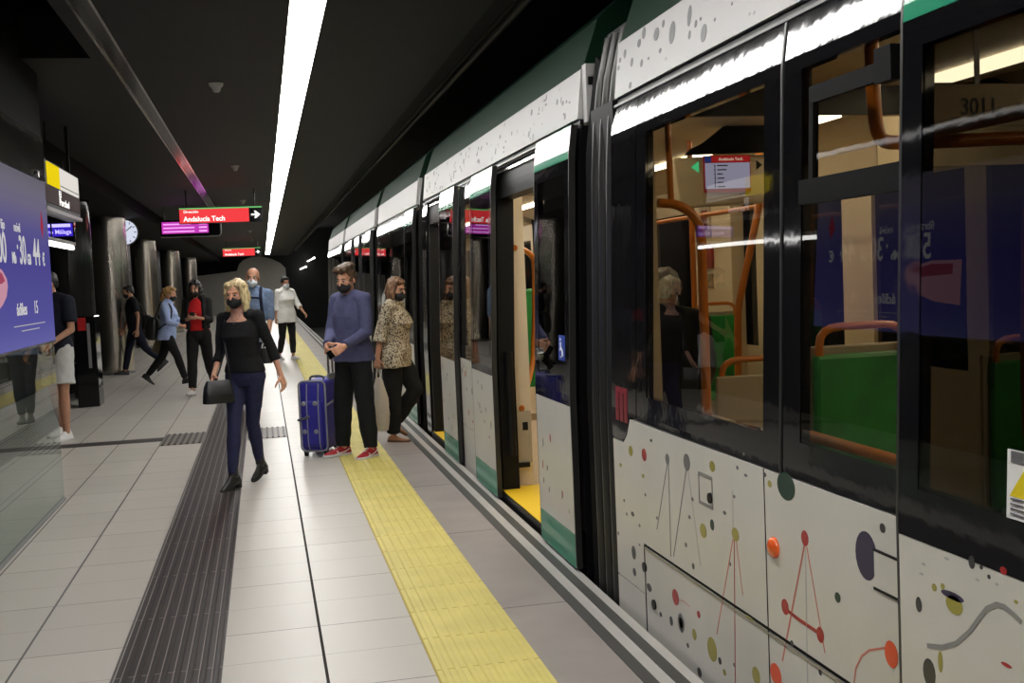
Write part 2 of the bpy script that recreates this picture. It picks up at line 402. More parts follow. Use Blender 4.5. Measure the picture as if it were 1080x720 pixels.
# ------------------------------------------------------------------ station name sign with the yellow exit field
e = empty('station_sign', (-1.86, 11.4, 2.37)); tag(e, 'dark red station name sign with lit yellow and white panel on top', 'sign')
b = MB(); b.box(-1.92, -1.81, 10.36, 12.3, 2.38, 2.80); b.build('housing', M['black_metal'], e)
b = MB(); b.box(-1.8095, -1.800, 10.38, 12.26, 2.42, 2.575); b.build('name_panel', mat('maroon', srgb(52, 16, 15), .6, spec=.2), e)
b = MB(); b.box(-1.8095, -1.800, 10.55, 11.15, 2.585, 2.785); b.build('yellow_panel', emis('sign_yellow', srgb(235, 208, 20), 1.0), e)
b = MB(); b.box(-1.8095, -1.800, 11.152, 12.24, 2.585, 2.785); b.build('white_panel', emis('sign_warm_white', srgb(232, 226, 218), .95), e)
b = MB(); b.box(-1.7995, -1.797, 11.16, 12.2, 2.612, 2.62); b.build('dark_line', M['black_metal'], e)
text('lettering', 'El', (-1.799, 11.05, 2.505), .085, SWH, FACE_TRAIN, e, xs=2., bold=.002)
text('lettering', 'Perchel', (-1.799, 11.05, 2.430), .095, SWH, FACE_TRAIN, e, xs=1.9, bold=.002)
b = MB(); b.box(-1.93, -1.79, 10.36, 12.3, 2.345, 2.378); b.build('bottom_rail', M['grey_metal'], e)
for y in (10.6, 12.1):
    b = MB(); b.box(-1.88, -1.85, y-.02, y+.02, 2.8, 3.2995); b.build('hanger', M['black_metal'], e)

# long tube light in the lobby behind the advertising screen
e = empty('tube_light', (-2., 10.4, 2.1)); tag(e, 'white fluorescent tube light under the blue display', 'lamp')
b = MB(); b.cyl((-2., 7.6, 2.10), (-2., 12.9, 2.10), .022, n=14); b.build('tube', emis('tube_emission', (1, .98, .95), 7.), e, smooth=True)
b = MB(); b.box(-2.03, -1.97, 7.5, 12.95, 2.125, 2.16); b.build('housing', M['grey_metal'], e)
for y in (7.8, 11.7):
    b = MB(); b.cyl((-2., y, 2.16), (-2., y, 3.9 if y < 8.6 else 3.2995), .008); b.build('hanger', M['black_metal'], e)

# ------------------------------------------------------------------ clock
Y0 = 23.7
e = empty('clock', (-2.66, 23.7, 2.53)); tag(e, 'round white station clock peeking out behind the nearest steel column', 'clock')
b = MB(); b.cyl((-2.66, Y0, 2.795), (-2.66, Y0+.09, 2.795), .262, n=40); b.build('case', M['black_metal'], e, smooth=True)
b = MB(); b.cyl((-2.66, Y0-.01, 2.795), (-2.66, Y0-.0005, 2.795), .246, n=40); b.build('face', emis('clock_face', srgb(222, 228, 245), .9), e)
b = MB()
for k in range(12):
    t = PI/6*k; c, s = math.cos(t), math.sin(t); b.obox((-2.66+.205*s, Y0-.013, 2.795+.205*c), (.008*c, 0, -.008*s), (0, .002, 0), (.022*s, 0, .022*c))
b.build('hour_marks', M['blackmatte'], e)
for L_, t, w in ((.13, R(205), .013), (.19, R(50), .009)):
    c, s = math.cos(t), math.sin(t); b = MB(); b.obox((-2.66+L_*.5*s, Y0-.016, 2.795+L_*.5*c), (w*c, 0, -w*s), (0, .0015, 0), (L_*.5*s, 0, L_*.5*c)); b.build('clock_hand', M['blackmatte'], e)
b = MB(); b.cyl((-2.66, Y0+.045, 3.05), (-2.66, Y0+.045, 3.2995), .02); b.build('hanger', M['black_metal'], e)

# ------------------------------------------------------------------ brushed steel columns
def column(x, y, r=.35):
    e = empty('steel_column', (x, y, 0))
    b = MB(); b.cyl((x, y, 0.0), (x, y, 3.0595), r, n=48); b.build('shaft', M['brushed'], e, smooth=True)
    b = MB(); b.cyl((x, y, 0.0), (x, y, .05), r+.012, n=48); b.build('base_ring', M['grey_metal'], e, smooth=True)
    return e
c0 = column(-2.90, 22.95)
clab = ['brushed steel column right behind the man in dark t-shirt', 'nearest steel column, its dark reflections painted in, behind the ticket machine and black bin', 'brushed steel column between the man in dark t-shirt and woman in light blue', 'brushed steel column just behind the woman in light blue shirt', 'farthest brushed steel column along the left wall']
for i, (x, y) in enumerate(((-2.90, 22.95), (-2.95, 18.6), (-3.24, 33), (-3.3, 43), (-3.34, 54.5))):
    if i == 0: d = c0
    else:
        d = c0.copy(); COL.objects.link(d); d.location = (x, y, 0)
        for c in list(c0.children):
            k = c.copy(); COL.objects.link(k); k.parent = d
    tag(d, clab[i], 'column', 'steel columns along the left wall')
    if i == 1:                                   # steel shaft coloured near black to imitate its dark reflections
        for k in d.children:
            if k.name.startswith('shaft'): k.data = k.data.copy(); k.data.materials[0] = M['steel_darkened']

# ------------------------------------------------------------------ ticket machine and bin by the wall
e = empty('ticket_machine', (-2.45, 16.5, 0)); tag(e, 'tall black ticket machine with red top panel beside man in shorts', 'ticket machine')
b = MB(); b.box(-2.62, -2.33, 16.5, 16.95, 0, 1.28); b.build('body', M['black_gloss'], e, bevel=.01)
b = MB(); b.box(-2.56, -2.45, 16.49, 16.4995, 1.08, 1.26); b.build('red_panel', mat('machine_red', srgb(190, 30, 30), .4), e)
b = MB(); b.box(-2.44, -2.40, 16.485, 16.4995, .55, 1.18); b.build('steel_strip', M['grey_metal'], e)
e = empty('litter_bin', (-2.70, 17.8, 0)); tag(e, 'low black box bin on floor beside the tall ticket machine', 'bin')
b = MB(); b.box(-2.87, -2.54, 17.8, 18.12, .02, .52); b.build('body', M['black_gloss'], e, bevel=.015)
b = MB(); b.box(-2.88, -2.53, 17.79, 18.13, .52, .545); b.build('lid', M['black_metal'], e)
b = MB(); b.box(-2.84, -2.57, 17.83, 18.09, 0, .02); b.build('foot', M['black_metal'], e)

# small tunnel lamps in the far dark
tl = emis('tunnel_lamp', (1, .98, .95), 7.)
for i, (x, y, z, lab) in enumerate(((2.3, 60, 2.5, 'tiny white lamp in the dark tunnel, left of the two'), (2.75, 60, 2.95, 'tiny white lamp in the dark tunnel, higher right one'))):
    b = MB(); b.ell((x, y, z), (.05, .04, .05)); b.box(x-.03, x+.03, y+.04, 68.6, z-.02, z+.02); o = b.build('tunnel_lamp', tl if 0 else [tl], smooth=True); tag(o, lab, 'lamp', 'lamps in the tunnel')

# ------------------------------------------------------------------ glass screen with the advertising panel
e = empty('glass_screen', (-1.62, 6, 0)); tag(e, 'glass screen with large lit purple advertising panel', 'glass screen')
b = MB(); b.box(-1.612, -1.600, 0, 9.15, .015, 2.46); b.build('pane', M['glass_clear'], e)
b = MB(); b.box(-1.622, -1.590, 0, 9.16, 0, .016); b.build('floor_channel', M['grey_metal'], e)
b = MB(); b.box(-1.66, -1.59, 0, 9.19, 2.47, 2.80); b.build('top_beam', M['black_gloss'], e)
b = MB(); b.cyl((-1.589, 8.86, 2.50), (-1.575, 8.86, 2.50), .022); b.build('clamp', M['steel'], e, smooth=True)
def ad_mat():
    m = bpy.data.materials.new('ad_print'); m.use_nodes = True
    n, l = nt(m); n.clear(); o = n.new('ShaderNodeOutputMaterial'); em = n.new('ShaderNodeEmission'); em.inputs['Strength'].default_value = .62
    tc = n.new('ShaderNodeTexCoord'); sp = n.new('ShaderNodeSeparateXYZ'); r = n.new('ShaderNodeValToRGB')
    mr = n.new('ShaderNodeMapRange'); mr.inputs['From Min'].default_value = 1.25; mr.inputs['From Max'].default_value = 2.45
    l.new(tc.outputs['Object'], sp.inputs[0]); l.new(sp.outputs[2], mr.inputs['Value']); l.new(mr.outputs[0], r.inputs['Fac'])
    cr = r.color_ramp; cr.elements[0].position = 0; cr.elements[0].color = (*srgb(122, 120, 196), 1); cr.elements[1].position = 1; cr.elements[1].color = (*srgb(124, 120, 132), 1)
    for p, c in ((.15, (104, 100, 184)), (.5, (94, 88, 170)), (.68, (110, 104, 168)), (.82, (132, 124, 156)), (.92, (134, 128, 146))): q = cr.elements.new(p); q.color = (*srgb(*c), 1)
    l.new(r.outputs[0], em.inputs['Color']); l.new(em.outputs[0], o.inputs['Surface'])
    return m
b = MB(); b.box(-1.5995, -1.578, 2.0, 9.10, 1.255, 2.455); ad = b.build('advertising_panel', ad_mat(), e)
AW = emis('ad_white', (1, .98, 1), .55); AR = emis('ad_red', srgb(190, 60, 90), .6); APK = emis('ad_pink', srgb(225, 165, 185), .7)
X = -1.577
for bdy, y, z, s, xs in (('500', 7.26, 1.82, .27, .88), ('Mb', 7.77, 1.82, .10, .95), ('·', 7.93, 1.86, .2, .9), ('30', 8.0, 1.82, .27, .80), ('GB', 8.25, 1.82, .10, .95), ('44', 8.46, 1.82, .27, .92), ('€', 8.80, 1.82, .13, .9)):
    text('lettering', bdy, (X, y, z), s, AW, FACE_TRAIN, e, xs=xs, bold=.003)
text('lettering', 'fibra + fijo', (X, 7.24, 2.03), .09, AW, FACE_TRAIN, e); text('lettering', 'móvil', (X, 7.88, 2.03), .09, AW, FACE_TRAIN, e)
text('lettering', 'ádiles', (X, 7.80, 1.475), .115, AW, FACE_TRAIN, e, xs=1.25, bold=.002); text('lettering', '15', (X, 8.36, 1.475), .13, AW, FACE_TRAIN, e, xs=1.1)
b = MB(); b.box(X, X+.002, 7.68, 8.72, 1.40, 1.406); b.box(X, X+.002, 7.9, 8.5, 1.365, 1.371); b.build('fine_print', emis('ad_fine', (1, .98, 1), .42), e)
b = MB(); b.prism([(X, 8.80, 2.10), (X, 8.85, 2.23), (X, 8.90, 2.12), (X, 8.86, 2.02)], (.002, 0, 0)); b.build('red_mark', AR, e)
b = MB(); b.prism([(X, 6.9, 1.80), (X, 7.25, 1.80), (X, 7.45, 1.765), (X, 7.56, 1.715), (X, 7.575, 1.665), (X, 7.52, 1.60), (X, 7.40, 1.55), (X, 7.2, 1.50), (X, 6.9, 1.48)], (.002, 0, 0)); b.build('pink_shape', APK, e)
b = MB(); b.prism([(X+.002, 7.0, 1.775), (X+.002, 7.25, 1.775), (X+.002, 7.43, 1.745), (X+.002, 7.5, 1.70), (X+.002, 7.4, 1.68), (X+.002, 7.0, 1.70)], (.0015, 0, 0)); b.build('pink_accent', emis('ad_rose', srgb(196, 90, 120), .6), e)
b = MB(); b.box(-1.5995, -1.574, 2.0, 9.10, 1.238, 1.254); b.build('lower_edge', M['steel'], e)
SPOTS_TABLE = [(4.617, 0.783, 0.0308, 0.028, 'r'), (4.802, 0.773, 0.0276, 0.0236, 'o'), (4.327, 0.808, 0.0228, 0.023, 'g'), (4.109, 0.829, 0.0331, 0.0345, 'g'), (3.851, 0.854, 0.0258, 0.0207, 'o'), (3.624, 0.886, 0.0099, 0.007, 'g'), (3.555, 0.87, 0.0128, 0.0055, 'g'), (3.404, 0.898, 0.0118, 0.0079, 'k'), (3.368, 0.873, 0.0145, 0.0118, 'o'), (3.25, 0.886, 0.0616, 0.0456, 'G'), (3.87, 0.629, 0.0187, 0.021, 'G'), (3.96, 0.587, 0.031, 0.0276, 'o'), (3.659, 0.639, 0.0302, 0.0242, 'o'), (3.75, 0.699, 0.0141, 0.0073, 'g'), (4.1, 0.611, 0.0125, 0.0079, 'g'), (4.061, 0.69, 0.0122, 0.0078, 'g'), (4.808, 0.48, 0.0223, 0.011, 'k'), (4.894, 0.462, 0.0115, 0.0075, 'g'), (4.812, 0.299, 0.0279, 0.0316, 'k'), (4.812, 0.208, 0.0224, 0.0186, 'k'), (4.519, 0.86, 0.0148, 0.0068, 'k'), (4.959, 0.683, 0.0177, 0.0094, 'o'), (4.643, 0.684, 0.0156, 0.0088, 'o'), (4.614, 0.189, 0.031, 0.018, 'k'), (3.131, 0.744, 0.0228, 0.0247, 'r'), (3.281, 0.484, 0.0249, 0.0261, 'r'), (3.048, 0.464, 0.0219, 0.0245, 'r'), (2.936, 0.611, 0.0159, 0.0153, 'G'), (2.653, 0.534, 0.0322, 0.0367, 'O'), (2.77, 0.776, 0.0565, 0.0687, 'n'), (2.682, 0.873, 0.0135, 0.0128, 'k'), (3.364, 0.231, 0.0405, 0.0365, 'O'), (3.52, 0.172, 0.0315, 0.031, 'o'), (3.911, 0.138, 0.0456, 0.0465, 'o'), (3.559, 0.366, 0.0352, 0.031, 'o'), (4.288, 0.236, 0.0361, 0.0336, 'r'), (4.037, 0.237, 0.0162, 0.0143, 'r'), (4.349, 0.117, 0.0186, 0.0205, 'k'), (4.09, 0.14, 0.0208, 0.0226, 'o'), (3.839, 0.117, 0.0148, 0.0137, 'k'), (4.05, -0.0, 0.0204, 0.0193, 'k'), (4.312, 0.356, 0.0228, 0.0251, 'k'), (4.077, 0.419, 0.0124, 0.0127, 'k'), (3.055, 0.345, 0.0098, 0.0099, 'k'), (3.239, 0.376, 0.0109, 0.0104, 'k'), (4.926, 0.52, 0.0117, 0.0075, 'g'), (4.716, 0.446, 0.0108, 0.0072, 'g'), (5.035, 0.34, 0.0122, 0.0097, 'g'), (4.726, 0.355, 0.0108, 0.0055, 'g'), (4.48, 0.529, 0.0098, 0.0069, 'g'), (4.149, 0.488, 0.0127, 0.0096, 'g'), (4.621, 0.604, 0.0104, 0.0071, 'g'), (3.659, 0.776, 0.0101, 0.0057, 'g'), (3.565, 0.943, 0.0096, 0.0055, 'g'), (3.712, 0.518, 0.0069, 0.0073, 'g'), (4.476, 0.108, 0.0147, 0.0105, 'k'), (4.166, 0.071, 0.0129, 0.0099, 'k'), (3.707, 0.147, 0.007, 0.0074, 'g'), (3.798, 0.087, 0.0145, 0.0121, 'o'), (4.232, 0.144, 0.0352, 0.04, 'g'), (4.232, 0.144, 0.0221, 0.025, 'l')]
LINES_TABLE = [([(4.329, 0.789), (4.486, 0.478)], 0.006, 'g'), ([(4.315, 0.791), (4.326, 0.398)], 0.007, 'g'), ([(4.116, 0.799), (4.294, 0.406)], 0.007, 'g'), ([(4.099, 0.802), (4.0, 0.439)], 0.004, 'l'), ([(3.681, 0.617), (3.86, 0.214)], 0.006, 'p'), ([(3.671, 0.619), (3.702, 0.077)], 0.006, 'r'), ([(3.654, 0.623), (3.612, 0.431)], 0.004, 'p'), ([(3.671, 0.795), (3.679, 0.639)], 0.003, 'l'), ([(3.135, 0.722), (3.312, 0.294)], 0.008, 'p'), ([(3.13, 0.723), (3.14, 0.278)], 0.005, 'l'), ([(3.12, 0.719), (3.022, 0.416)], 0.005, 'p'), ([(3.27, 0.477), (3.18, 0.47), (3.055, 0.467)], 0.012, 'r'), ([(2.855, 0.38), (2.842, 0.43), (2.808, 0.478), (2.765, 0.509), (2.685, 0.541)], 0.006, 'p'), ([(4.28, 0.23), (4.192, 0.247), (4.13, 0.241)], 0.003, 'p')]
DOOR_SPOTS = [(2.251, 0.888, 0.0116, 0.0156, 'k'), (2.216, 0.885, 0.0056, 0.0054, 'k'), (2.189, 0.87, 0.0055, 0.0054, 'k'), (2.138, 0.897, 0.0119, 0.0088, 'r'), (2.329, 0.787, 0.0454, 0.0095, 'n'), (2.322, 0.767, 0.0333, 0.0228, 'o'), (2.367, 0.8, 0.0079, 0.0077, 'o'), (2.402, 0.788, 0.0097, 0.0098, 'o'), (2.431, 0.564, 0.0264, 0.036, 'k'), (2.447, 0.835, 0.0084, 0.003, 'l'), (2.456, 0.808, 0.0084, 0.003, 'l'), (2.097, 0.838, 0.0064, 0.0043, 'o'), (2.162, 0.86, 0.0054, 0.0036, 'l'), (2.133, 0.685, 0.0185, 0.0044, 'r'), (2.231, 0.852, 0.0071, 0.0036, 'l'), (2.349, 0.873, 0.0093, 0.0038, 'l')]
DOOR_CURVE = [(2.437, 0.631), (2.372, 0.648), (2.317, 0.675), (2.264, 0.72), (2.227, 0.763), (2.198, 0.794), (2.163, 0.814), (2.136, 0.816), (2.104, 0.808), (2.079, 0.798)]
FASCIA_SPOTS = [(4.322, 2.555, 0.0334, 0.0465, 'g'), (4.515, 2.591, 0.0322, 0.0277, 'g'), (4.684, 2.632, 0.0216, 0.0258, 'g'), (4.74, 2.6, 0.0221, 0.0188, 'g'), (4.139, 2.579, 0.0206, 0.0421, 'g'), (4.124, 2.503, 0.0137, 0.0178, 'g'), (3.976, 2.477, 0.0286, 0.0343, 'g'), (4.437, 2.617, 0.0156, 0.0164, 'g'), (4.453, 2.509, 0.0157, 0.0109, 'g'), (4.936, 2.593, 0.0191, 0.0211, 'g'), (4.824, 2.533, 0.0183, 0.0206, 'g'), (4.685, 2.502, 0.0173, 0.0172, 'g'), (4.824, 2.43, 0.0183, 0.0147, 'g'), (3.876, 2.504, 0.0091, 0.0072, 'g'), (4.065, 2.532, 0.0133, 0.015, 'g'), (3.53, 2.448, 0.0103, 0.0066, 'l'), (5.018, 2.544, 0.0148, 0.0122, 'g'), (4.596, 2.505, 0.0125, 0.007, 'g'), (4.376, 2.461, 0.0114, 0.0067, 'l'), (5.002, 2.577, 0.0147, 0.0122, 'g'), (4.019, 2.54, 0.0098, 0.0074, 'g'), (3.725, 2.525, 0.0085, 0.0069, 'g'), (3.568, 2.452, 0.0079, 0.0067, 'l')]
# ------------------------------------------------------------------ train
PZ = [-.35, .95, 2.20, 2.235, 2.37, 2.66, 2.9]; PX = [1.60, 1.60, 1.645, 1.648, 1.667, 1.70, 1.80]
def px(z): return float(np.interp(z, PZ, PX))
def strip(mb, y0, y1, z0, z1, off=0., th=.03, mi=None):
    """a piece of body side following the curved profile, `off` proud of it"""
    zs = [z0]+[z for z in PZ if z0+1e-4 < z < z1-1e-4]+[z1]
    out = [(px(z)-off, z) for z in zs]; inn = [(px(z)-off+th, z) for z in reversed(zs)]
    mb.prism([(x, y0, z) for x, z in out+inn], (0, y1-y0, 0), mi)
def ring_strip(mb, y0, y1, z0, z1, gy0, gy1, gz0, gz1, off=0., th=.03):
    strip(mb, y0, y1, z0, gz0, off, th); strip(mb, y0, y1, gz1, z1, off, th)
    strip(mb, y0, gy0, gz0, gz1, off, th); strip(mb, gy1, y1, gz0, gz1, off, th)

DK = mat('spot_dark', (.03, .03, .032), .35); GY = mat('spot_grey', (.13, .13, .135), .4); OL = mat('spot_olive', srgb(150, 142, 62), .4)
RD = mat('spot_red', srgb(160, 34, 36), .4); OR = mat('spot_orange', srgb(214, 78, 40), .4); NV = mat('spot_navy', srgb(40, 34, 66), .4)
GN = mat('spot_green', srgb(16, 52, 44), .4); PR = mat('spot_palered', srgb(196, 110, 96), .4); LG = mat('spot_lightgrey', (.40, .40, .39), .4)
SPM = [DK, GY, OL, RD, OR, NV, GN, PR, LG]; SI = dict(k=0, g=1, o=2, r=3, O=4, n=5, G=6, p=7, l=8)
def spot(mb, y, z, ry, rz, c, off=.0012, n=20):
    pts = [(px(z+rz*math.sin(t))-off, y+ry*math.cos(t), z+rz*math.sin(t)) for t in np.linspace(0, 2*PI, n, endpoint=False)]
    mb.prism(pts, (off*.9, 0, 0), SI[c])
def sline(mb, pts, w, c, off=.0009):
    for (y0, z0), (y1, z1) in zip(pts[:-1], pts[1:]):
        L_ = math.hypot(y1-y0, z1-z0) or 1; ny, nz = -(z1-z0)/L_*w/2, (y1-y0)/L_*w/2
        mb.prism([(px(z)-off, y, z) for y, z in ((y0+ny, z0+nz), (y0-ny, z0-nz), (y1-ny, z1-nz), (y1+ny, z1+nz))], (off*.9, 0, 0), SI[c])

def carriage(y0, y1, label):
    e = empty('train_carriage', (2.9, (y0+y1)/2, -.25)); tag(e, label, 'train carriage', 'carriages of the train at the platform'); return e
def shell(e, y0, y1, endcap=True, far_windows=True):
    b = MB()
    b.prism([(px(2.665)+.004, y0, 2.668), (1.80, y0, 2.93), (2.0, y0, 3.10), (3.8, y0, 3.10), (4.05, y0, 2.9), (4.13, y0, 2.62), (4.0, y0, 2.62), (1.82, y0, 2.63)], (0, y1-y0, 0)); b.build('roof', M['green_dark'], e)
    b = MB(); strip(b, y0, y1, 2.405, 2.664, .004, .05); b.build('roof_fascia', M['fascia_white'], e)
    b = MB(); strip(b, y0, y1, 2.372, 2.402, -.012, .03); b.build('gutter', M['black_metal'], e)
    b = MB(); strip(b, y0, y1, 2.362, 2.374, .006, .012); b.build('drip_rail', M['rib_metal'], e)
    b = MB(); b.box(1.66, 4.12, y0, y1, -.05, .045); b.build('floor_deck', M['train_floor'], e)
    b = MB(); b.box(1.62, 4.15, y0, y1, -.55, -.06); b.build('underframe', M['black_metal'], e)
    b = MB(); b.prism([(1.70, y0, 2.36), (2.1, y0, 2.50), (2.3, y0, 2.46), (3.5, y0, 2.46), (3.7, y0, 2.50), (4.1, y0, 2.36), (4.1, y0, 2.6), (1.70, y0, 2.6)], (0, y1-y0, 0)); b.build('interior_ceiling', M['beige'], e)
    # far side wall with its windows onto the tunnel
    b = MB(); n = max(2, round((y1-y0)/1.4)); w = (y1-y0)/n; b.box(4.10, 4.16, y0, y1, .045, .9); b.box(4.10, 4.16, y0, y1, 2.12, 2.40)
    for k in range(n+1):
        c = y0+w*k; b.box(4.10, 4.16, max(y0, c-.2), min(y1, c+.2), .9, 2.12)
    b.build('far_side_wall', M['beige'], e)
    b = MB()
    for k in range(n): b.box(4.13, 4.145, y0+w*k+.2, y0+w*(k+1)-.2, .9, 2.12)
    b.build('far_window', M['black_gloss'], e)
    for x in ((3.22,) if y0 < 0 else (2.25, 3.3)):
        b = MB(); w = .07 if y0 < 0 else .035; b.box(x-w, x+w, y0+.25, y1-.25, 2.43, 2.4595); b.build('interior_light', ILIGHT_NEAR if y0 < 0 else ILIGHT, e)
ILIGHT_NEAR = emis('interior_tube_near', (1, .90, .72), 17.)
ILIGHT = emis('interior_tube', (1, .90, .72), 15.)

def seat(e, x, y, face, z=.045, back=.66):
    """a transverse seat; face = -1 looks towards the camera end, +1 away"""
    w = .215
    b = MB(); b.rings([[(x+sx*w*(1-.1*abs(t)), y-face*(.02+.02*t)+dy, z+.42+t*back) for sx, dy in ((-1, 0), (1, 0), (1, -face*.045), (-1, -face*.045))] for t in np.linspace(0, 1, 7)])
    s = b.build('seat_back', M['seat_green'], e, bevel=.015)
    b = MB(); b.box(x-w, x+w, min(y, y+face*.42), max(y, y+face*.42), z+.40, z+.45); b.build('seat_cushion', M['seat_green'], e, bevel=.015)
    b = MB(); b.rings([[(x+sx*(w+.02)*(1-.06*t), y-face*(.068+.02*t)+dy, z+.34+t*(back+.11)) for sx, dy in ((-1, 0), (1, 0), (1, -face*.022), (-1, -face*.022))] for t in np.linspace(0, 1, 7)])
    b.box(x-w-.02, x+w+.02, y-face*.07-.012, y-face*.07+.012, z+.30, z+.45); b.build('seat_shell', M['seat_shell'], e, bevel=.008)
    b = MB(); zt = z+.42+back; b.tube([(x-w*.8, y-face*.06, zt-.04), (x-w*.8, y-face*.06, zt+.10), (x+w*.8, y-face*.06, zt+.10), (x+w*.8, y-face*.06, zt-.04)], .015); b.build('seat_handle', M['orange_pole'], e, smooth=True)
    b = MB(); b.box(x-.12, x+.12, min(y, y+face*.35), max(y, y+face*.35), z, z+.40); b.build('seat_base', M['seat_shell'], e, bevel=.01)

def leaf(e, y0, y1, off, glass=True, sticker=False):
    """sliding door leaf, proud of the body"""
    b = MB(); ring_strip(b, y0, y1, .89, 2.19, y0+.085, y1-.085, 1.02, 2.12, off, .035); d = b.build('door_leaf', M['black_gloss'], e)
    b = MB(); strip(b, y0+.085, y1-.085, 1.02, 2.12, off-.002, .008); b.build('door_glass', M['glass_door'], d)
    b = MB(); strip(b, y0, y1, 2.192, 2.366, off, .035); b.build('green_band', M['green_paint'], d)
    b = MB(); strip(b, y0, y1, .205, .888, off, .035); b.build('white_panel', M['white_paint'], d)
    b = MB(); strip(b, y0, y1, .02, .203, off, .035); b.build('green_foot', M['green_paint'], d)
    b = MB(); strip(b, y0-.012, y0-.001, .02, 2.366, off, .035); strip(b, y1+.001, y1+.012, .02, 2.366, off, .035); b.build('edge_seal', M['rib_metal'], d)
    rnd = random.Random(int(y0*100)); b = MB()
    for k in range(9): spot_off(b, rnd.uniform(y0+.06, y1-.06), rnd.uniform(.28, .82), rnd.uniform(.006, .016), rnd.uniform(.012, .03), rnd.choice('kgkor'), off)
    b.build('spot_pattern', SPM, d)
    return d
def spot_off(mb, y, z, ry, rz, c, off, n=14):
    pts = [(px(z+rz*math.sin(t))-off-.0012, y+ry*math.cos(t), z+rz*math.sin(t)) for t in np.linspace(0, 2*PI, n, endpoint=False)]
    mb.prism(pts, (.001, 0, 0), SI[c])

def window(e, y0, y1, gy0, gy1, gz0=1.04, gz1=2.19, z0=.925, top=2.36, gm='glass', name='window'):
    b = MB(); ring_strip(b, y0, y1, z0, top, gy0, gy1, gz0, gz1, 0, .035); w = b.build(name, M['black_gloss'], e)
    b = MB(); strip(b, gy0, gy1, gz0, gz1, -.003, .008); b.build('pane', M[gm], w)
    b = MB(); strip(b, y0-.012, y0-.001, z0, top, -.006, .03); b.build('rubber_seal', M['rib_metal'], w)
    return w

def bellows(e, y0, y1, z1=2.70):
    n = int((y1-y0)/.075); b = MB(); pts = []
    for k in range(n*2+1):
        y = y0+(y1-y0)*k/(2*n); d = .0 if k % 2 else .06; pts.append((y, d))
    rs = []
    for y, d in pts:
        rs.append([(px(max(-.2, z))+.02+d, y, z) for z in (-.3, .95, 2.2, 2.4, z1-d)]+[(4.1-d, y, z1-d), (4.13-d, y, 2.3), (4.13-d, y, -.3)])
    # an open concertina tube
    n8 = len(rs[0]); vs = [p for r in rs for p in r]; fs = []
    for i in range(len(rs)-1):
        for j in range(n8-1): fs.append((i*n8+j, i*n8+j+1, (i+1)*n8+j+1, (i+1)*n8+j))
    b.add(vs, fs); o = b.build('gangway_bellows', M['black_rubber'], e)
    return o

# ---- nearest carriage --------------------------------------------------------
near = carriage(-1.6, 5.07, 'nearest train carriage, spotted white lower panels and large windows')
e = near
shell(e, -1.6, 5.05)
# metal frame ribs at the articulated end
for y in (5.115, 5.235, 5.355):
    b = MB(); zs = np.linspace(-.2, 2.75, 14); b.tube([(px(z)+.02, y, z) for z in zs], .028, smooth=0); b.build('frame_rib', M['rib_metal'], e, smooth=True)
b = MB(); b.box(1.655, 1.72, 5.05, 5.40, -.3, 2.4); b.prism([(1.72, 5.05, 2.4), (1.76, 5.05, 2.78), (1.9, 5.05, 2.78), (1.9, 5.05, 2.4)], (0, .35, 0)); b.build('end_frame', M['black_rubber'], e)
b = MB(); b.box(1.86, 4.1, 5.05, 5.08, 2.32, 3.05); b.build('roof_end', M['black_metal'], e)
bellows(e, 5.40, 5.59)
# black end panel with the scooped lower corner, and on it red bars joined at the top
b = MB(); strip(b, 4.712, 5.062, .93, 2.36, 0, .035)
arc = [(px(.93), 4.775+.285*(1-math.cos(t))*0+.0, .93) for t in (0,)]
pts = [(1.5995, 4.80, .93), (1.5995, 4.83, .885), (1.5995, 4.86, .84), (1.5995, 4.90, .815), (1.5995, 4.96, .80), (1.5995, 5.03, .80), (1.5995, 5.062, .812), (1.5995, 5.062, .93)]
b.prism(pts, (.035, 0, 0)); pe = b.build('end_panel', M['black_gloss'], e)
em_r = mat('bars_red', srgb(128, 26, 42), .35)
b = MB()
for k in range(3): strip(b, 4.83+.062*k, 4.875+.062*k, .895, 1.03, .0015, .001)
strip(b, 4.83, 5.0, 1.03, 1.055, .0015, .001); b.build('red_bars', em_r, pe)
w1 = window(e, 3.290, 4.700, 3.415, 4.575)
w2 = window(e, 2.58, 3.275, 2.615, 3.155)
b = MB(); strip(b, 3.276, 3.289, .925, 2.36, .004, .03); b.build('pillar_trim', M['rib_metal'], e)
# opening vent of the second window
b = MB()
strip(b, 2.60, 3.16, 1.775, 1.85, .006, .03); strip(b, 2.60, 3.10, 2.075, 2.125, .004, .02); strip(b, 3.075, 3.10, 1.85, 2.08, .004, .02)
b.build('vent_frame', M['vent_black'], w2)
b = MB(); b.box(1.605, 1.64, 2.60, 2.68, 2.06, 2.15); b.build('vent_catch', M['vent_black'], w2)
# white lower panels
b = MB(); strip(b, 3.415, 4.80, .377, .918); strip(b, 4.80, 5.06, .377, .798); strip(b, 4.665, 5.06, .145, .377)
b.prism([(1.60, 4.80, .798), (1.60, 4.9, .798), (1.60, 4.885, .812), (1.60, 4.85, .838), (1.60, 4.82, .884), (1.60, 4.80, .918)], (.03, 0, 0))
p1 = b.build('side_panel', M['white_paint'], e)
b = MB(); strip(b, 2.575, 3.409, .377, .918); p2 = b.build('side_panel', M['white_paint'], e)
b = MB(); strip(b, 3.414, 4.655, -.28, .365); h1 = b.build('lower_hatch', M['white_paint'], e)
b = MB(); strip(b, 2.575, 3.408, -.28, .365); h2 = b.build('lower_hatch', M['white_paint'], e)
b = MB(); strip(b, 4.668, 5.06, -.28, .138); h3 = b.build('lower_hatch', M['white_paint'], e)
b = MB(); strip(b, -1.58, 5.055, -.28, .925, -.032, .02); b.build('body_frame', M['vent_black'], e)
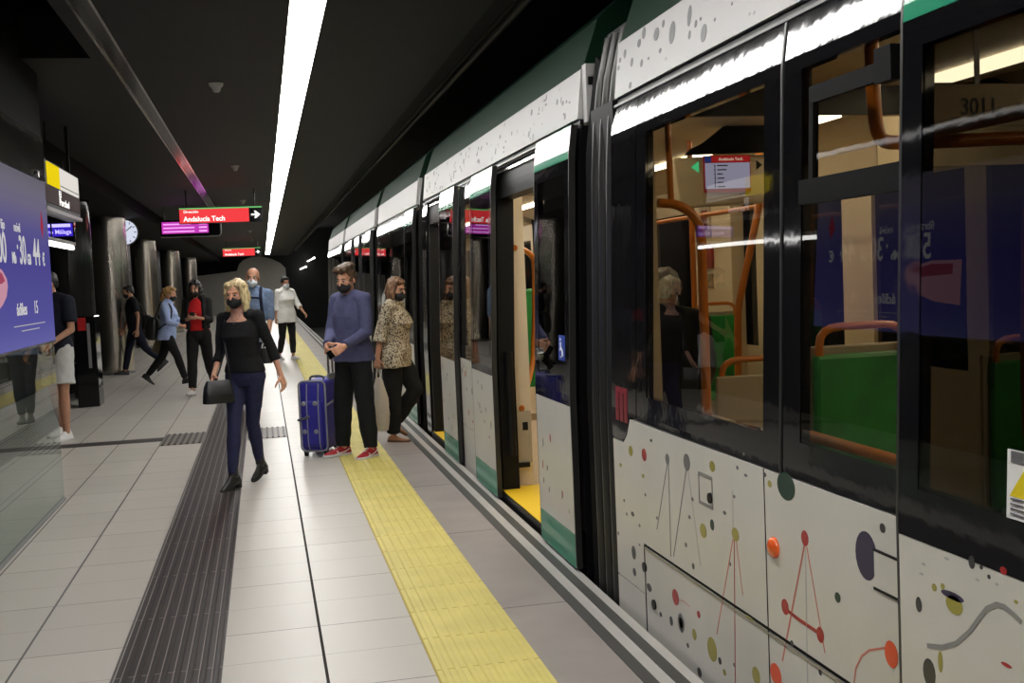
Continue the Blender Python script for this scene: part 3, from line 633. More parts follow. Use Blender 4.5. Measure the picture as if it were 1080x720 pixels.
b = MB(); strip(b, 2.61, 4.66, .355, .362, .004, .01); b.build('hatch_edge', M['steel'], h1)
b = MB(); strip(b, 2.58, 4.662, .366, .3765, .001, .02); b.build('panel_gap', M['vent_black'], e)
b = MB(); strip(b, 3.4085, 3.4145, -.27, .918, .001, .02); b.build('panel_gap', M['vent_black'], e)
b = MB(); strip(b, 4.656, 4.667, -.27, .366, .001, .02); b.build('panel_gap', M['vent_black'], e)

def C(cx, cy):      # photo-measured points on the panel, turned into (y, z) beforehand
    return cx, cy
SP1 = SPOTS_TABLE
b1 = MB(); b2 = MB(); b3 = MB(); b4 = MB()
for (y, z, ry, rz, c) in SP1:
    if z < .37: mb = b3 if y > 3.41 else b4
    else: mb = b1 if y > 3.415 else b2
    if z < .37 and z+rz > .364: rz = max(.004, .36-z)
    spot(mb, y, z, ry, rz, c)
for pts, w, c in LINES_TABLE:
    hi = [p for p in pts]
    for q0, q1 in zip(hi[:-1], hi[1:]):
        # split a stroke where it crosses from the panel to the hatch
        if (q0[1]-.371)*(q1[1]-.371) < 0:
            t = (.371-q0[1])/(q1[1]-q0[1]); qm = (q0[0]+t*(q1[0]-q0[0]), .371)
            for a, c2 in ((q0, qm), (qm, q1)):
                zz = (a[1]+c2[1])/2; yy = (a[0]+c2[0])/2
                mb = (b3 if yy > 3.41 else b4) if zz < .371 else (b1 if yy > 3.415 else b2); sline(mb, [a, c2], w, c)
        else:
            zz = (q0[1]+q1[1])/2; yy = (q0[0]+q1[0])/2
            mb = (b3 if yy > 3.41 else b4) if zz < .371 else (b1 if yy > 3.415 else b2); sline(mb, [q0, q1], w, c)
b1.build('spot_pattern', SPM, p1); b2.build('spot_pattern', SPM, p2); b3.build('spot_pattern', SPM, h1); b4.build('spot_pattern', SPM, h2)
# orange side lamp, small flap, handle recess, locks
b = MB(); b.ell((1.598, 3.345, .665), (.022, .036, .036)); b.build('orange_side_lamp', mat('lamp_orange', srgb(236, 96, 30), .12, coat=1.), e, smooth=True)
b = MB()
for a, c in (((3.86, .80), (3.99, .813)), ((3.86, .688), (3.99, .70)), ((3.855, .69), (3.862, .81)), ((3.985, .69), (3.992, .81))): strip(b, a[0], c[0], a[1], c[1], .002, .004)
fl = b.build('service_flap', M['grey_metal'], e)
b = MB(); b.cyl((1.592, 3.875, .73), (1.601, 3.875, .73), .02); b.build('flap_lock', M['black_metal'], fl, smooth=True)
b = MB(); strip(b, 2.577, 2.725, .70, .80, .003, .004); hr = b.build('handle_recess', M['white_paint'], e)
b = MB(); strip(b, 2.577, 2.73, .80, .807, .004, .005); strip(b, 2.577, 2.73, .692, .699, .004, .005); b.build('recess_edge', M['black_metal'], hr)
for (y, z) in ((4.55, .13), (4.66, .27)):
    b = MB(); b.cyl((1.592, y, z), (1.601, y, z), .022); b.build('hatch_lock', M['black_metal'], e, smooth=True)
# door beside the frame edge: two leaves
D = leaf(e, 1.83, 2.555, .03); 
b = MB(); strip(b, 1.97, 2.125, 1.02, 1.172, .0325, .002); st = b.build('safety_notice', mat('notice_white', (.75, .75, .73), .5), D)
b = MB(); b.prism([(px(1.1)-.0345, 2.115, 1.07), (px(1.1)-.0345, 2.02, 1.07), (px(1.1)-.0345, 2.068, 1.13)], (.002, 0, 0), 0)
b.build('warning_triangle', mat('notice_yellow', srgb(220, 200, 20), .5), D)
b = MB()
for k in range(4): strip(b, 1.99, 2.11, 1.03+.011*k, 1.034+.011*k, .035, .001)
for k in range(2): strip(b, 1.99, 2.11, 1.145+.011*k, 1.159+.011*k, .035, .001)
b.build('notice_text', GY, D)
b = MB()
for (y, z, ry, rz, c) in DOOR_SPOTS: spot_off(b, y, z, ry, rz, c, .03)
b.build('spot_pattern', SPM, D)
b = MB(); pts = DOOR_CURVE
for (y0, z0), (y1, z1) in zip(pts[:-1], pts[1:]):
    L_ = math.hypot(y1-y0, z1-z0); ny, nz = -(z1-z0)/L_*.006, (y1-y0)/L_*.006
    b.prism([(px(z)-.0315, y, z) for y, z in ((y0+ny, z0+nz), (y0-ny, z0-nz), (y1-ny, z1-nz), (y1+ny, z1+nz))], (.001, 0, 0))
b.build('curved_line', mat('line_grey', (.24, .24, .235), .4), D)
leaf(e, 1.09, 1.815, .03)
window(e, -1.5, 1.07, -1.35, .95); b = MB(); strip(b, -1.58, 1.07, -.28, .918); b.build('side_panel', M['white_paint'], e)
# dark spots along the roof fascia
b = MB()
for (y, z, ry, rz, c) in FASCIA_SPOTS: spot_off(b, y, z, ry, rz, c, .004)
b.build('fascia_pattern', SPM, e)

# interior of the nearest carriage
b = MB(); b.box(1.70, 1.80, 4.90, 5.03, .045, 2.37); b.build('portal_jamb', M['beige'], e)
b = MB(); b.tube([(1.70, 4.6, 1.885), (1.80, 4.6, 1.875), (1.895, 4.6, 1.80), (1.895, 4.6, 1.3), (1.89, 4.6, .05)], .021); b.tube([(1.76, 4.6, 1.875), (1.755, 4.6, 2.37)], .014); b.build('grab_pole', M['orange_pole'], e, smooth=True)
b = MB(); b.tube([(3.30, 4.0, 2.459), (3.30, 4.0, .05)], .019); b.build('grab_pole', M['orange_pole'], e, smooth=True)
b = MB(); b.tube([(1.76, 2.95, 2.36), (1.762, 2.95, 2.06), (1.775, 2.95, 1.94), (1.86, 2.95, 1.935), (2.5, 2.95, 1.95)], .021); b.build('grab_pole', M['orange_pole'], e, smooth=True)
b = MB(); b.tube([(2.1, 3.25, 1.99), (2.1, 1.2, 1.99)], .018); b.build('handrail', M['orange_pole'], e, smooth=True)
b = MB(); b.tube([(2.1, 2.55, 1.99), (2.1, 2.72, 1.75), (2.1, 2.74, 1.2), (2.1, 2.66, .05)], .02); b.build('grab_pole', M['orange_pole'], e, smooth=True)
b = MB(); b.tube([(1.75, 3.40, 1.02), (1.75, 2.72, 1.015)], .021); b.build('window_rail', M['orange_pole'], e, smooth=True)
seat(e, 2.13, 3.62, -1, .18)
seat(e, 2.23, 4.86, 1, -.02); seat(e, 3.75, 4.2, -1, .05); seat(e, 3.28, 4.2, -1, .05)
b = MB(); b.box(1.70, 2.6, 3.74, 4.86, .045, .22); b.build('seat_podium', M['seat_shell'], e, bevel=.01)
b = MB(); b.box(2.0, 2.02, 2.52, 2.60, .045, 2.3); b.box(3.88, 4.10, 2.3, 2.55, .045, 2.3); b.build('door_post', M['beige'], e)
b = MB(); b.box(3.0, 3.9, 4.995, 5.005, 2.05, 2.30); pn = b.build('number_panel', M['beige'], e)
b = MB(); b.box(2.28, 2.66, 3.44, 3.455, 2.045, 2.19); np_ = b.build('header_board', M['beige'], e)
text('coach_number', '3011', (2.385, 3.438, 2.085), .082, DK, FACE_CAM, np_, bold=.001, xs=.9)
b = MB(); b.box(2.45, 2.47, 3.445, 3.45, 2.19, 2.459); b.build('board_hanger', M['grey_metal'], np_)

# ---- second carriage with the open doors --------------------------------------
car2 = carriage(5.66, 11.45, 'second train carriage with open doors and grey spotted roof fascia')
e = car2
shell(e, 5.68, 11.45)
b = MB(); b.box(1.70, 1.86, 5.61, 5.675, 2.38, 2.68); cp = b.build('fascia_end', M['fascia_white'], e)
b = MB(); b.box(1.71, 1.80, 5.597, 5.609, 2.57, 2.61); b.build('latch', M['black_metal'], cp)
b = MB(); strip(b, 5.60, 5.775, -.25, 2.36, .0, .10); b.build('end_pillar', M['black_gloss'], e)
for a, c in ((5.64, 6.385), (7.68, 8.46)): 
    d = leaf(e, a, c, .05)
    if a < 6:
        b = MB(); strip(b, 5.72, 5.85, 1.125, 1.262, .0515, .001); wc = b.build('wheelchair_sticker', mat('sticker_blue', srgb(40, 70, 170), .4), d)
        Xs = px(1.2)-.0535; b = MB(); b.tube([(Xs, 5.795, 1.225), (Xs, 5.795, 1.185), (Xs, 5.76, 1.18), (Xs, 5.75, 1.15)], .005, n=6, smooth=0); b.ell((Xs, 5.797, 1.24), (.003, .009, .009))
        b.tube([(Xs, 5.795+.026*math.cos(t), 1.168+.026*math.sin(t)) for t in np.linspace(.4, 5.2, 12)], .004, n=6, smooth=0); b.build('wheelchair_symbol', M['plain_white'], d)
        b = MB(); b.cyl((1.54, 6.30, 1.13), (1.558, 6.30, 1.13), .036); b.build('door_button', M['steel'], d, smooth=True)
leaf(e, 9.27, 10.01, .05)
for a, c in ((6.54, 7.88), (10.28, 11.15)):
    b = MB(); strip(b, a, c, 2.14, 2.36, -.03, .12); b.build('door_header', M['black_metal'], e)
    b = MB(); strip(b, a+.02, c-.02, 2.315, 2.335, -.015, .012); b.build('header_rail', M['steel'], e)
    b = MB(); b.box(1.612, 1.95, a, c, .046, .052); b.build('door_step', M['yellow'], e)
    b = MB(); b.box(1.60, 1.66, a, c, -.25, .046); b.build('sill', M['black_metal'], e)
    b = MB(); strip(b, c-.10, c, .04, 2.14, -.02, .12); b.build('door_post', M['black_rubber'], e)
    b = MB(); b.box(1.73, 1.875, c+.02, c+.06, .045, 2.27); sc = b.build('draught_screen', M['beige'], e)
    b = MB(); b.box(1.75, 1.865, c-.006, c+.019, .22, .60); b.build('control_box', M['seat_shell'], sc)
    b = MB(); b.box(1.80, 1.84, c-.011, c-.0065, .46, .52); b.box(1.75, 1.84, c-.03, c-.0065, .19, .225); b.build('control_socket', M['black_metal'], sc)
    if c > 11: continue
    b = MB(); b.tube([(1.80, c+.01, 1.795), (1.95, c+.3, 1.78), (2.05, c+.42, 1.72), (2.03, c+.42, 1.25), (2.0, c+.42, .9), (1.86, c+.2, .66), (1.80, c+.0, .62)], .022); b.build('grab_pole', M['orange_pole'], e, smooth=True)
    b = MB(); b.cyl((1.69, c-.13, .3), (1.69, c-.13, 1.05), .03); b.build('door_arm', M['black_metal'], e, smooth=True)
    b = MB(); b.box(2.03, 2.42, c+.88, c+.92, .68, 1.48); b.build('seat_screen', M['seat_green'], e, bevel=.02)
b = MB(); strip(b, 11.16, 11.44, -.25, 2.36, 0, .08); b.build('end_pillar', M['black_gloss'], e)
window(e, 8.475, 9.255, 8.55, 9.18); 
b = MB(); strip(b, 8.475, 9.255, .36, .918); q1 = b.build('side_panel', M['white_paint'], e)
b = MB(); strip(b, 8.475, 9.255, -.25, .35); q2 = b.build('lower_hatch', M['white_paint'], e)
rnd = random.Random(3); b = MB()
for k in range(14): spot(b, rnd.uniform(8.54, 9.2), rnd.uniform(.42, .86), rnd.uniform(.006, .02), rnd.uniform(.01, .03), rnd.choice('kkgor'))
b.build('spot_pattern', SPM, q1)
b = MB()
for a, c in ((5.78, 6.53), (7.89, 8.67), (9.28, 10.27)): strip(b, a, c, -.25, 2.36, -.045, .02)
b.build('body_frame', M['black_metal'], e)
b = MB()
for k in range(95): spot_off(b, rnd.uniform(5.8, 11.4), rnd.uniform(2.43, 2.645), rnd.uniform(.008, .026), rnd.uniform(.006, .024), rnd.choice('ggkl'), .004, 10)
b.build('fascia_pattern', SPM, e)
# information display over the gangway, seen through the nearest window
b = MB(); b.prism([(2.51, 6.5, 2.275), (3.15, 6.5, 2.285), (3.13, 6.5, 1.985), (2.55, 6.5, 1.965)], (0, .09, 0)); ds = b.build('information_display', M['beige'], e, bevel=.012)
b = MB(); b.box(2.705, 3.015, 6.488, 6.4995, 2.055, 2.282); b.build('screen_bezel', mat('bezel_red', srgb(170, 30, 40), .4, emit=.25), ds)
b = MB(); b.box(2.712, 3.008, 6.482, 6.4875, 2.078, 2.236); b.build('screen', emis('screen_lilac', srgb(196, 200, 250), .95), ds)
b = MB(); b.box(2.755, 3.010, 6.482, 6.4875, 2.24, 2.278); b.build('screen_header', emis('screen_red', srgb(205, 50, 56), .9), ds)
b = MB(); b.box(2.71, 2.753, 6.482, 6.4875, 2.24, 2.278); b.build('screen_corner', emis('screen_blue', srgb(60, 80, 170), .8), ds)
text('screen_text', 'Andalucía Tech', (2.80, 6.48, 2.25), .026, SWH, FACE_CAM, ds)
b = MB(); b.box(2.772, 2.776, 6.479, 6.481, 2.085, 2.225)
for k in range(6): b.ell((2.774, 6.48, 2.09+.026*k), (.005, .003, .005)); b.box(2.79, 2.79+(.05, .04, .045, .035, .06, .07)[k], 6.479, 6.481, 2.086+.026*k, 2.093+.026*k)
b.build('stop_list', DK, ds)
b = MB(); b.prism([(2.625, 6.495, 2.215), (2.675, 6.495, 2.25), (2.675, 6.495, 2.18)], (0, .004, 0)); b.build('green_arrow', emis('arrow_green', srgb(90, 240, 170), 1.3), ds)
b = MB(); b.prism([(3.06, 6.495, 2.25), (3.06, 6.495, 2.19), (3.10, 6.495, 2.22)], (0, .004, 0)); b.build('dark_arrow', M['black_metal'], ds)
b = MB(); b.prism([(2.58, 6.45, 2.288), (3.35, 6.45, 2.298), (3.35, 6.45, 2.459), (2.84, 6.45, 2.459), (2.70, 6.45, 2.36), (2.62, 6.45, 2.325)], (0, .05, 0)); b.build('display_header', M['vent_black'], e)
b = MB(); b.box(1.72, 1.90, 5.72, 5.80, .045, 2.32); b.build('portal_jamb', M['beige'], e)
b = MB(); b.box(3.98, 4.098, 9.0, 9.8, .05, 2.25); pl = b.build('door_pillar', M['beige'], e)
b = MB(); b.box(3.965, 3.979, 9.42, 9.66, 1.86, 2.14); b.build('notice_plate', M['seat_shell'], pl)
b = MB(); b.box(3.96, 3.9645, 9.48, 9.60, 1.93, 2.07); b.box(3.96, 3.9645, 9.47, 9.61, 2.09, 2.11); b.build('notice_print', mat('print_red', srgb(120, 40, 30), .5), pl)
b = MB(); b.box(3.95, 3.979, 9.38, 9.60, 1.58, 1.80); b.build('alarm_box', mat('alarm_red', srgb(150, 60, 50), .4), pl)
b = MB(); b.box(3.965, 3.979, 9.40, 9.58, 1.40, 1.53); b.build('speaker_grille', M['beige_dark'], pl)
seat(e, 3.74, 8.75, -1, .10); seat(e, 3.74, 10.4, -1, .10)
for y in (7.2, 10.2):
    b = MB(); b.tube([(2.9, y, .05), (2.9, y, 2.459)], .019); b.build('grab_pole', M['orange_pole'], e, smooth=True)
b = MB(); b.tube([(3.4, 6.2, 2.0), (3.4, 11, 2.0)], .018); b.build('handrail', M['orange_pole'], e, smooth=True)
b = MB(); b.tube([(3.32, 7., 2.459), (3.31, 7., 2.0), (3.13, 7., 1.3), (3.10, 7., .05)], .025); b.build('grab_pole', M['orange_pole'], e, smooth=True)
bellows(e, 11.45, 11.90)

# ---- farther carriages ---------------------------------------------------------
def plain_car(y0, y1, label, cells):
    e = carriage(y0, y1, label); shell(e, y0, y1)
    b = MB(); b.box(1.70, 1.86, y0-.06, y0-.005, 2.38, 2.68); b.build('fascia_end', M['fascia_white'], e)
    b = MB(); strip(b, y0, y1, -.25, 2.36, -.045, .02); b.build('body_frame', M['black_metal'], e)
    for kind, a, c in cells:
        if kind == 'leaf': leaf(e, a, c, .03)
        elif kind == 'dark':
            b = MB(); strip(b, a, c, -.25, 2.36, 0, .03); b.build('end_pillar', M['black_gloss'], e)
        else:
            window(e, a, c, a+.09, c-.09, gm='glass_door')
            b = MB(); strip(b, a, c, .2, .918); b.build('side_panel', M['white_paint'], e)
            b = MB(); strip(b, a, c, -.25, .19); b.build('lower_hatch', M['white_paint'], e)
    return e
car3 = plain_car(11.98, 16.1, 'third train carriage, just beyond the open-doored one', [('leaf', 12.0, 12.72), ('window', 12.76, 14.30), ('window', 14.34, 15.7), ('dark', 15.72, 16.08)])
bellows(car3, 16.1, 16.55)
car4 = plain_car(16.62, 22.6, 'fourth train carriage, second from the far end', [('dark', 16.64, 16.9), ('leaf', 16.92, 17.7), ('dark', 17.72, 18.9), ('leaf', 18.92, 19.7), ('window', 19.74, 20.5), ('leaf', 20.54, 21.3), ('dark', 21.32, 22.58)])
bellows(car4, 22.6, 23.05)
car5 = plain_car(23.12, 28.4, 'farthest train carriage at the end of the train', [('leaf', 23.14, 23.9), ('window', 23.94, 25.6), ('window', 25.64, 27.2), ('dark', 27.24, 28.38)])
b = MB(); b.ell((1.74, 28.36, 1.62), (.05, .05, .06)); b.build('tail_lamp', emis('tail_orange', srgb(255, 150, 90), 5.), car5, smooth=True)
b = MB(); b.tube([(1.95, -4, 3.55), (1.95, 66, 3.55)], .03); b.box(1.90, 2.0, -4, 66, 3.585, 3.62); o = b.build('overhead_rail', mat('overhead_metal', (.05, .05, .05), .6)); tag(o, 'dark overhead power rail running above the train roof', 'overhead rail')
b = MB()
for k in range(9): b.box(1.93, 1.97, 2+7*k, 2.05+7*k, 3.62, 4.95)
b.build('rail_bracket', M['black_metal'], o)
# ------------------------------------------------------------------ people
def fabric(name, col, rough=.85, bump=.25, scale=14., var=.12):
    return mat(name, col, rough, spec=.25, bump=bump, bscale=scale, var=var, vscale=18)
SKIN = {}
def skin(name, col):
    m = mat('skin_'+name, col, .5, spec=.35, var=.06, vscale=25)
    b = m.node_tree.nodes['Principled BSDF']; b.inputs['Subsurface Weight'].default_value = .12; b.inputs['Subsurface Radius'].default_value = (.01, .004, .002)
    return m
SKIN['fair'] = skin('fair', srgb(214, 160, 132)); SKIN['tan'] = skin('tan', srgb(186, 138, 112)); SKIN['pale'] = skin('pale', srgb(220, 172, 148))
def hairmat(name, col, col2):
    m = mat('hair_'+name, col, .45, spec=.4)
    n, l = nt(m); b = n['Principled BSDF']; tc = n.new('ShaderNodeTexCoord'); mp = n.new('ShaderNodeMapping'); mp.inputs['Scale'].default_value = (60, 60, 7)
    t = n.new('ShaderNodeTexNoise'); t.inputs['Scale'].default_value = 1.; t.inputs['Detail'].default_value = 5
    r = n.new('ShaderNodeValToRGB'); r.color_ramp.elements[0].color = (*col, 1); r.color_ramp.elements[1].color = (*col2, 1); r.color_ramp.elements[0].position = .35; r.color_ramp.elements[1].position = .65
    bp = n.new('ShaderNodeBump'); bp.inputs['Strength'].default_value = .7; bp.inputs['Distance'].default_value = .01
    l.new(tc.outputs['Object'], mp.inputs[0]); l.new(mp.outputs[0], t.inputs['Vector']); l.new(t.outputs['Fac'], r.inputs['Fac']); l.new(r.outputs['Color'], b.inputs['Base Color']); l.new(t.outputs['Fac'], bp.inputs['Height']); l.new(bp.outputs['Normal'], b.inputs['Normal'])
    return m
MASKB = mat('mask_black', (.012, .012, .013), .8); MASKW = mat('mask_white', (.72, .76, .80), .8); EYEW = mat('eye_white', (.34, .31, .29), .35); IRIS = mat('iris', (.03, .02, .015), .2); LIPM = mat('lips', srgb(170, 96, 88), .5)

def rx(a): c, s = math.cos(a), math.sin(a); return np.array([[1, 0, 0], [0, c, -s], [0, s, c]])
def ry(a): c, s = math.cos(a), math.sin(a); return np.array([[c, 0, s], [0, 1, 0], [-s, 0, c]])
def rz(a): c, s = math.cos(a), math.sin(a); return np.array([[c, -s, 0], [s, c, 0], [0, 0, 1]])
def aa(ax, a):
    ax = np.array(ax, float); ax /= np.linalg.norm(ax); K = np.array([[0, -ax[2], ax[1]], [ax[2], 0, -ax[0]], [-ax[1], ax[0], 0]])
    return np.eye(3)+math.sin(a)*K+(1-math.cos(a))*K@K
MALE = [(-.10, .120, .085, 0), (-.05, .160, .108, -.006), (.03, .163, .108, 0), (.12, .148, .100, .006), (.22, .155, .106, .010), (.32, .172, .114, .006), (.40, .172, .102, 0), (.455, .150, .086, -.006), (.495, .095, .066, -.006), (.53, .060, .056, .004)]
FEM = [(-.10, .125, .090, -.004), (-.05, .168, .112, -.010), (.03, .160, .106, 0), (.12, .128, .092, .006), (.22, .138, .100, .012), (.30, .150, .122, .022), (.38, .150, .100, .008), (.44, .132, .080, -.004), (.485, .085, .060, -.006), (.525, .050, .050, .004)]

class Person:
    """one figure; local frame: +y is where it faces, z up, feet on z=0"""
    def __init__(s, label, loc, heading, H, sex='m', sk='fair', fat=1., lean=0., twist=0., side=0.,
                 legs=((0, 0, 0, 0), (0, 0, 0, 0)), arms=((0, 8, 5, 0), (0, 8, 5, 0)), grip=(25, 25), head=(0, 0, 0), foot=((0, 8), (0, 8)), heel=0., pz=None, seated=False, voxel=.0065, shoulder=None):
        s.s = H/1.70; s.sex = sex; s.fat = fat; s.rings0 = MALE if sex == 'm' else FEM; s.vox = voxel
        s.label = label; s.loc = loc; s.rot = math.atan2(-heading[0], heading[1]); s.sk = SKIN[sk]
        s.sw = shoulder or (.182 if sex == 'm' else .160)
        ln = R(lean); s.U = ry(R(side)) @ rx(-ln) @ np.array([0, 0, 1.]); s.B = ry(R(side)) @ rx(-ln) @ rz(R(twist))
        s.hw = .09
        s.legs = []; zmin = 9
        for i, sx in enumerate((-1, 1)):           # left (-x) is the figure's own left? x=+ is its right
            f, k, ab, fr = legs[i]; f, k, ab = R(f), R(k), R(ab)
            hip = np.array([sx*s.hw, 0, -.03])
            d1 = np.array([sx*math.sin(ab), math.sin(f)*math.cos(ab), -math.cos(f)*math.cos(ab)])
            d2 = np.array([sx*math.sin(ab)*.6, math.sin(f-k), -math.cos(f-k)]); d2 /= np.linalg.norm(d2)
            knee = hip+.425*d1; ank = knee+.405*d2
            fp, to = R(foot[i][0]), R(foot[i][1])
            g = np.array([sx*math.sin(to)*math.cos(fp), math.cos(to)*math.cos(fp), -math.sin(fp)]); rt = np.array([math.cos(to), -sx*math.sin(to), 0.]); up = np.cross(rt, g)
            up = up/np.linalg.norm(up)
            heelp = ank-up*.075-g*.06; toep = ank-up*.075+g*.19
            zmin = min(zmin, heelp[2]-heel*max(0, math.cos(fp)), toep[2]); s.legs.append(dict(hip=hip, knee=knee, ank=ank, g=g, up=up, rt=rt, d1=d1, d2=d2))
        s.pz = -zmin if pz is None else pz/s.s
        s.P = np.array([0, 0, s.pz])
        for L in s.legs:
            for q in ('hip', 'knee', 'ank'): L[q] = L[q]+s.P
        s.S = s.P+s.U*.455; s.N = s.P+s.U*.525
        s.HR = s.B @ rz(R(head[0])) @ rx(-R(head[1])) @ ry(R(head[2]))
        s.HC = s.N+s.HR @ np.array([0, .018, .125])
        s.arms = []
        for i, sx in enumerate((-1, 1)):
            f, ab, e, inn = arms[i][:4]
            A = s.B @ ry(-sx*R(ab)) @ rx(R(f)) @ rz(sx*R(inn))        # inn>0 turns the forearm inwards
            sh = s.S+s.B @ np.array([sx*s.sw, -.005, 0])
            d1 = A @ np.array([0, 0, -1.]); F = A @ rx(R(e)); d2 = F @ np.array([0, 0, -1.])
            el = sh+.285*d1; wr = el+.245*d2
            tw = R(arms[i][4]) if len(arms[i]) > 4 else 0
            nrm = aa(d2, tw) @ (F @ np.array([-sx, 0, 0.])); sd = np.cross(nrm, d2)*(1 if np.dot(np.cross(nrm, d2), F @ np.array([0, 1., 0])) > 0 else -1)
            s.arms.append(dict(sh=sh, el=el, wr=wr, d1=d1, d2=d2, n=nrm, sd=sd, grip=grip[i], sx=sx))
        s.build_body()
    # -- geometry helpers (unit figure, scaled at the end)
    def W(s, p):            # local unit -> world
        p = rz(s.rot) @ (np.array(p)*s.s); return np.array([p[0]+s.loc[0], p[1]+s.loc[1], p[2]+(s.loc[2] if len(s.loc) > 2 else 0)])
    def hand(s, i): a = s.arms[i]; return s.W(a['wr']+a['d2']*.085+a['n']*.03)
    def fin(s, mb, name, m, parent, vox=None, sm=6, disp=0., dscale=.08):
        mb.v = [tuple(np.array(p)*s.s) for p in mb.v]
        o = mb.build(name, m, parent, local=True)
        if vox: remesh(o, vox*s.s, sm)
        else: o.data.polygons.foreach_set('use_smooth', [True]*len(o.data.polygons))
        if disp:
            n = len(o.data.vertices); co = np.zeros(n*3); o.data.vertices.foreach_get('co', co); co = co.reshape(-1, 3)
            no = np.zeros(n*3); o.data.vertices.foreach_get('normal', no); no = no.reshape(-1, 3)
            q = co/dscale; w = (np.sin(q[:, 0]*2.1+1.3*np.sin(q[:, 2]*1.1))+np.sin(q[:, 1]*2.4+q[:, 2]*.9)+np.sin(q[:, 2]*1.9+1.7*np.sin(q[:, 0]*1.7+q[:, 1])))/3
            co += no*(w*disp)[:, None]; o.data.vertices.foreach_set('co', co.ravel()); o.data.update()
        return o
    def torso(s, mb, t0, t1, off=0., offb=None, fat=None, n=28, rings=None):
        rg = rings or s.rings0; fat = fat or s.fat; T = [r[0] for r in rg]
        ts = [t0]+[t for t in T if t0+.01 < t < t1-.01]+[t1]; rs = []
        for t in ts:
            tt = max(t, -.05) if offb is not None else t
            a, b_, y = (float(np.interp(tt, T, [r[k] for r in rg])) for k in (1, 2, 3))
            o = off if offb is None else offb+(off-offb)*min(1, max(0, (t-t0)/max(.01, min(.35, t1-t0))))
            fa = 1+(fat-1)*max(0, min(1, (.48-t)/.1)); M_ = s.B if t > .05 else np.eye(3)
            c = s.P+s.U*t
            rs.append([c+M_ @ np.array([(a*fa+o)*math.copysign(abs(math.cos(q))**.85, math.cos(q)), y+(b_*fa**1.3+o)*math.copysign(abs(math.sin(q))**.9, math.sin(q)), 0]) for q in np.linspace(0, 2*PI, n, endpoint=False)])
        mb.rings(rs)
    def h(s, p): return s.HC+s.HR @ np.array(p, float)
    def he(s, mb, c, ax, M_=None): mb.ell(s.h(c), ax, 16, 11, s.HR if M_ is None else s.HR @ M_)
    def limb_arm(s, mb, i, ro, t_end, flare=0., r0=None):
        a = s.arms[i]; k = s.fat**.6*(1 if s.sex == 'm' else .88)
        ru, rm, re, rw = .052*k+ro, .044*k+ro, .038*k+ro, .027*k+ro
        mb.ell(a['sh'], (ru*1.04,)*3); mb.ell(a['sh']*.6+(s.S+s.U*.03)*.4, (.06*k+ro, .055+ro, .05+ro), M=s.B)
        if getattr(s, 'boat', False): mb.cap(s.S+s.U*.012+s.B@np.array([a['sx']*.085, -.005, 0]), a['sh']+s.U*.004, .036+ro, .045*k+ro)
        else: mb.cap(s.S+s.U*.045*1+s.B@np.array([a['sx']*.045, -.005, 0]), a['sh']+s.U*.006, .042+ro, .045*k+ro)
        L1 = .285
        if t_end <= L1:
            mb.cyl(a['sh'], a['sh']+a['d1']*t_end, ru, rm+flare, 18)
        else:
            mb.cyl(a['sh'], a['el'], ru, re, 18); mb.ell(a['el'], (re,)*3)
            f = min(1, (t_end-L1)/.245); mb.cyl(a['el'], a['el']+a['d2']*.245*f, re, re+(rw-re)*f+flare, 18)
    def limb_leg(s, mb, i, ro, f_end=1., flare=0., wide=1.):
        L = s.legs[i]; k = s.fat**.5
        r = [.088*k*wide**.2+ro*.6, .070*k*wide**.7+ro, .054*wide+ro, .054*wide+ro, .036*wide+ro]
        mb.ell(L['hip']+np.array([0, 0, .0]), (r[0]*1.0, r[0]*1.03, r[0]*1.05))
        m1 = L['hip']*.45+L['knee']*.55; mb.cyl(L['hip'], m1, r[0], r[1], 20); mb.ell(m1, (r[1],)*3)
        if f_end <= .5:
            mb.cyl(m1, L['hip']+(L['knee']-L['hip'])*f_end*2, r[1], r[1]+flare, 20); return
        mb.cyl(m1, L['knee'], r[1], r[2], 20); mb.ell(L['knee'], (r[2],)*3)
        f = (f_end-.5)*2; m2 = L['knee']+(L['ank']-L['knee'])*.32-np.cross(L['d2'], L['rt'])*-.0
        if f <= .32: mb.cyl(L['knee'], L['knee']+(L['ank']-L['knee'])*f, r[2], r[2]+flare, 20); return
        mb.cyl(L['knee'], m2, r[2], r[3]*1.03, 20); mb.ell(m2-0*L['g'], (r[3]*1.03,)*3)
        e = L['knee']+(L['ank']-L['knee'])*f; mb.cyl(m2, e, r[3]*1.03, r[3]+(r[4]-r[3])*(f-.32)/.68+flare, 20)
    def hand_geo(s, mb, i):
        a = s.arms[i]; w, d, n, sd = a['wr'], a['d2'], a['n'], a['sd']; k = 1. if s.sex == 'm' else .92; c0 = a['grip']
        mb.cap(w-d*.02, w+d*.02, .025*k, .023*k)
        offs = (.029, .0095, -.010, -.028); lens = (.072, .080, .075, .060)
        for j in range(4):
            kn = w+d*.088*k+sd*offs[j]*k; mb.cap(w+d*.018+sd*offs[j]*.62*k, kn, .0155*k, .0118*k, 10)
            spread = (.10, .03, -.04, -.12)[j]*(1 if c0 < 50 else .4)
            dj = d+sd*spread; dj /= np.linalg.norm(dj); ang = 0; p = kn
            for q, fr in enumerate((.45, .31, .24)):
                ang += R(c0*(.8, 1.1, .8)[q])*(1+.08*j); dd = dj*math.cos(ang)+n*math.sin(ang); e = p+dd*lens[j]*fr*k
                mb.cap(p, e, (.0098, .0088, .0078)[q]*k, (.0088, .0078, .0066)[q]*k, 9); p = e
        t0 = w+d*.022+sd*.022*k; dirs = (d*.55+sd*.75+n*.35, d*.75+sd*.35+n*.45*(1+c0/60), d*.8+n*.5*(1+c0/50)-sd*.1); rr = (.0145, .0112, .0098, .008)
